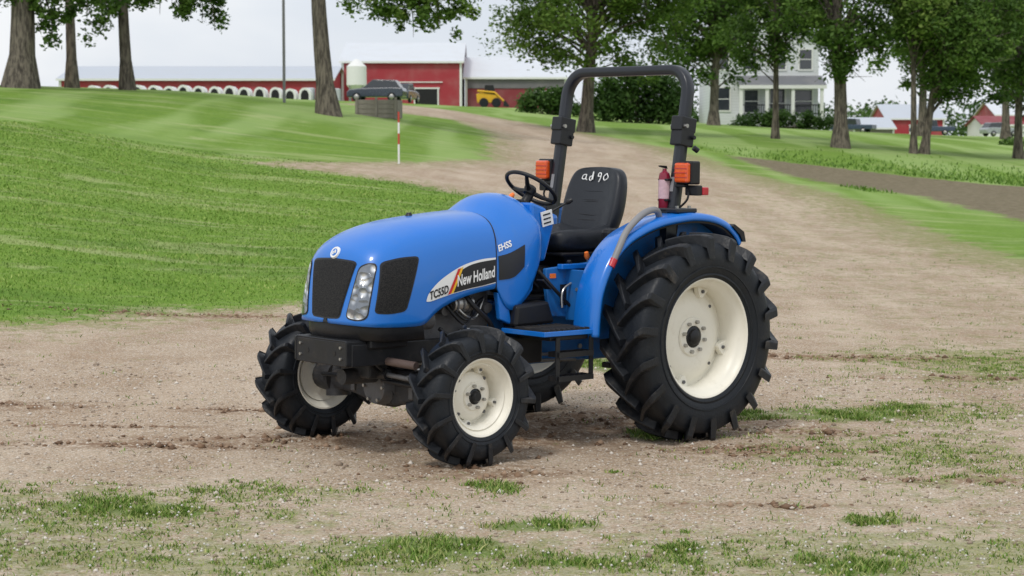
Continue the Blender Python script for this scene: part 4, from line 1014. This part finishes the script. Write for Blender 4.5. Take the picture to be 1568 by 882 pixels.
tube('hitch', [(0, -1.4, .4), (0, -2.4, .4)], .05, BLACKM, r)
zz = H(-4.55, 66)-.05
r = empty('wooden_feed_bunk', (-4.55, 66, zz)); r.rotation_euler = (0, 0, R(-6))
for i in range(4): box('plank', (0, 0, .08+i*.16), (1.36, .06, .145), CONC, r, bevel=.01)
for i in range(4): box('plank', (0, 1.0, .08+i*.16), (1.36, .06, .145), CONC, r, bevel=.01)
for sx in (-.66, 0, .66): box('post', (sx, -.05, .34), (.08, .06, .74), CONC, r, bevel=.01)
for sx in (-.70, .70): box('end_board', (sx, .5, .32), (.05, 1.0, .6), CONC, r, bevel=.01)
x, y = -8.1, 70; tube('utility_pole', [(x, y, H(x, y)-.3), (x, y, H(x, y)+8.5)], [.055, .045], mat('pole_metal', (.22, .22, .23), .6), None, 10)
x, y = -2.72, 47.2; r = empty('marker_stake', (x, y, H(x, y)))
for i in range(5): tube('section', [(0, 0, i*.26-.05), (0, 0, (i+1)*.26-.05)], .024, (WHITE if i in (0, 1, 3) else mat('marker_red', (.5, .06, .04), .5)), r, 8)

zb = H(17.3, 135); r = empty('white_farmhouse', (17.3, 135, zb))
box('main_walls', (0, 4, 2.9), (7.4, 8, 6.2), HOUSEW, r, bevel=0)
V, F = extrude_geo([(-4.1, 5.9), (0, 8.6), (4.1, 5.9), (4.1, 5.75), (0, 8.4), (-4.1, 5.75)], -.4, 8.4); mk('roof', V, F, SHING, r)
V, F = extrude_geo([(-3.69, 5.8), (0, 8.3), (3.69, 5.8)], .02, 7.98); mk('gable', V, F, HOUSEW, r)
V, F = extrude_geo([(-2.4, 2.65), (-2.4, 2.8), (.05, 3.5), (.05, 3.35)], -2.0, 3.9, 'x')
mk('porch_roof', V, F, SHING, r)
box('porch_fascia', (.95, -2.42, 2.66), (5.9, .06, .24), TRIMW, r, bevel=0)
box('porch_floor', (.95, -1.2, .35), (5.8, 2.3, .7), HOUSEW, r, bevel=0)
for px_ in (-1.85, -.1, 1.65, 3.6):
    box('porch_post', (px_, -2.25, 1.65), (.22, .2, 1.95), TRIMW, r, bevel=0)
for s0, s1 in ((-1.7, -.25), (.05, 1.5), (1.8, 3.45)):
    for z in (.85, 1.45): box('porch_rail', ((s0+s1)/2, -2.25, z), (s1-s0, .07, .07), BLACKM, r, bevel=0)
    for q in np.arange(s0+.1, s1, .16): box('baluster', (q, -2.25, 1.15), (.04, .04, .55), BLACKM, r, bevel=0)
for wx, wz, ww, wh in ((-2.9, 4.6, .8, 1.3), (-2.8, 1.9, .8, 1.5), (-1.0, 4.6, .8, 1.3), (1.0, 4.6, .8, 1.3), (2.8, 4.6, .8, 1.3), (-.9, 1.75, .9, 1.5), (2.6, 1.75, 1.3, 1.5), (.9, 1.6, .95, 1.95)):
    box('window_frame', (wx, -.03, wz), (ww+.24, .08, wh+.24), TRIMW, r, bevel=0)
    box('window_glass', (wx, -.075, wz), (ww, .03, wh), GLASS, r, bevel=0)
    box('window_mullion', (wx, -.095, wz), (ww, .02, .05), TRIMW, r, bevel=0)
barn('garage', 8.9, 12.0, 140, 6, 4.7, 6.0, HOUSEW, SHING)

# ------------------------------------------------------------------ world, light, camera
w = bpy.data.worlds.new('World'); scene.world = w; w.use_nodes = True
nt = NT(w.node_tree); bg = w.node_tree.nodes['Background']
sky = nt.new('ShaderNodeTexSky', sky_type='NISHITA'); sky.sun_disc = False
EL, AZ = 54, 205
sky.sun_elevation = R(EL); sky.sun_rotation = R(AZ); sky.dust_density = 2.; sky.air_density = 1.
tc = nt.new('ShaderNodeTexCoord').outputs['Generated']
cn = nt.noise(nt.mapping(tc, (1, 1, 3.2)), 2.6, 5, .55, .3)
cl = nt.mix(nt.mr(cn, .35, .65), (8.0, 8.6, 9.5), (10.3, 10.5, 10.8))
c = nt.mix(.9, sky.outputs[0], cl)
nt.put(bg.inputs[0], c); bg.inputs[1].default_value = .095
sd = bpy.data.lights.new('sun', 'SUN'); sd.energy = 1.5; sd.angle = R(10); sd.color = (1, .96, .9)
so = bpy.data.objects.new('sun', sd); link(so)
az = R(AZ); d = Vector((math.sin(az)*math.cos(R(EL)), math.cos(az)*math.cos(R(EL)), math.sin(R(EL))))
so.rotation_euler = d.to_track_quat('Z', 'Y').to_euler(); so.location = d*50
cam = bpy.data.cameras.new('camera'); co = bpy.data.objects.new('camera', cam); link(co)
co.location = (0, 0, 1.95); co.rotation_euler = (R(90-4.06), 0, 0)
cam.lens = 68.9; cam.sensor_width = 36; cam.clip_end = 6000; cam.clip_start = .1
cam.dof.use_dof = True; cam.dof.focus_distance = 12.6; cam.dof.aperture_fstop = 5.6
scene.camera = co
scene.view_settings.view_transform = 'Standard'; scene.view_settings.look = 'None'; scene.view_settings.exposure = 0
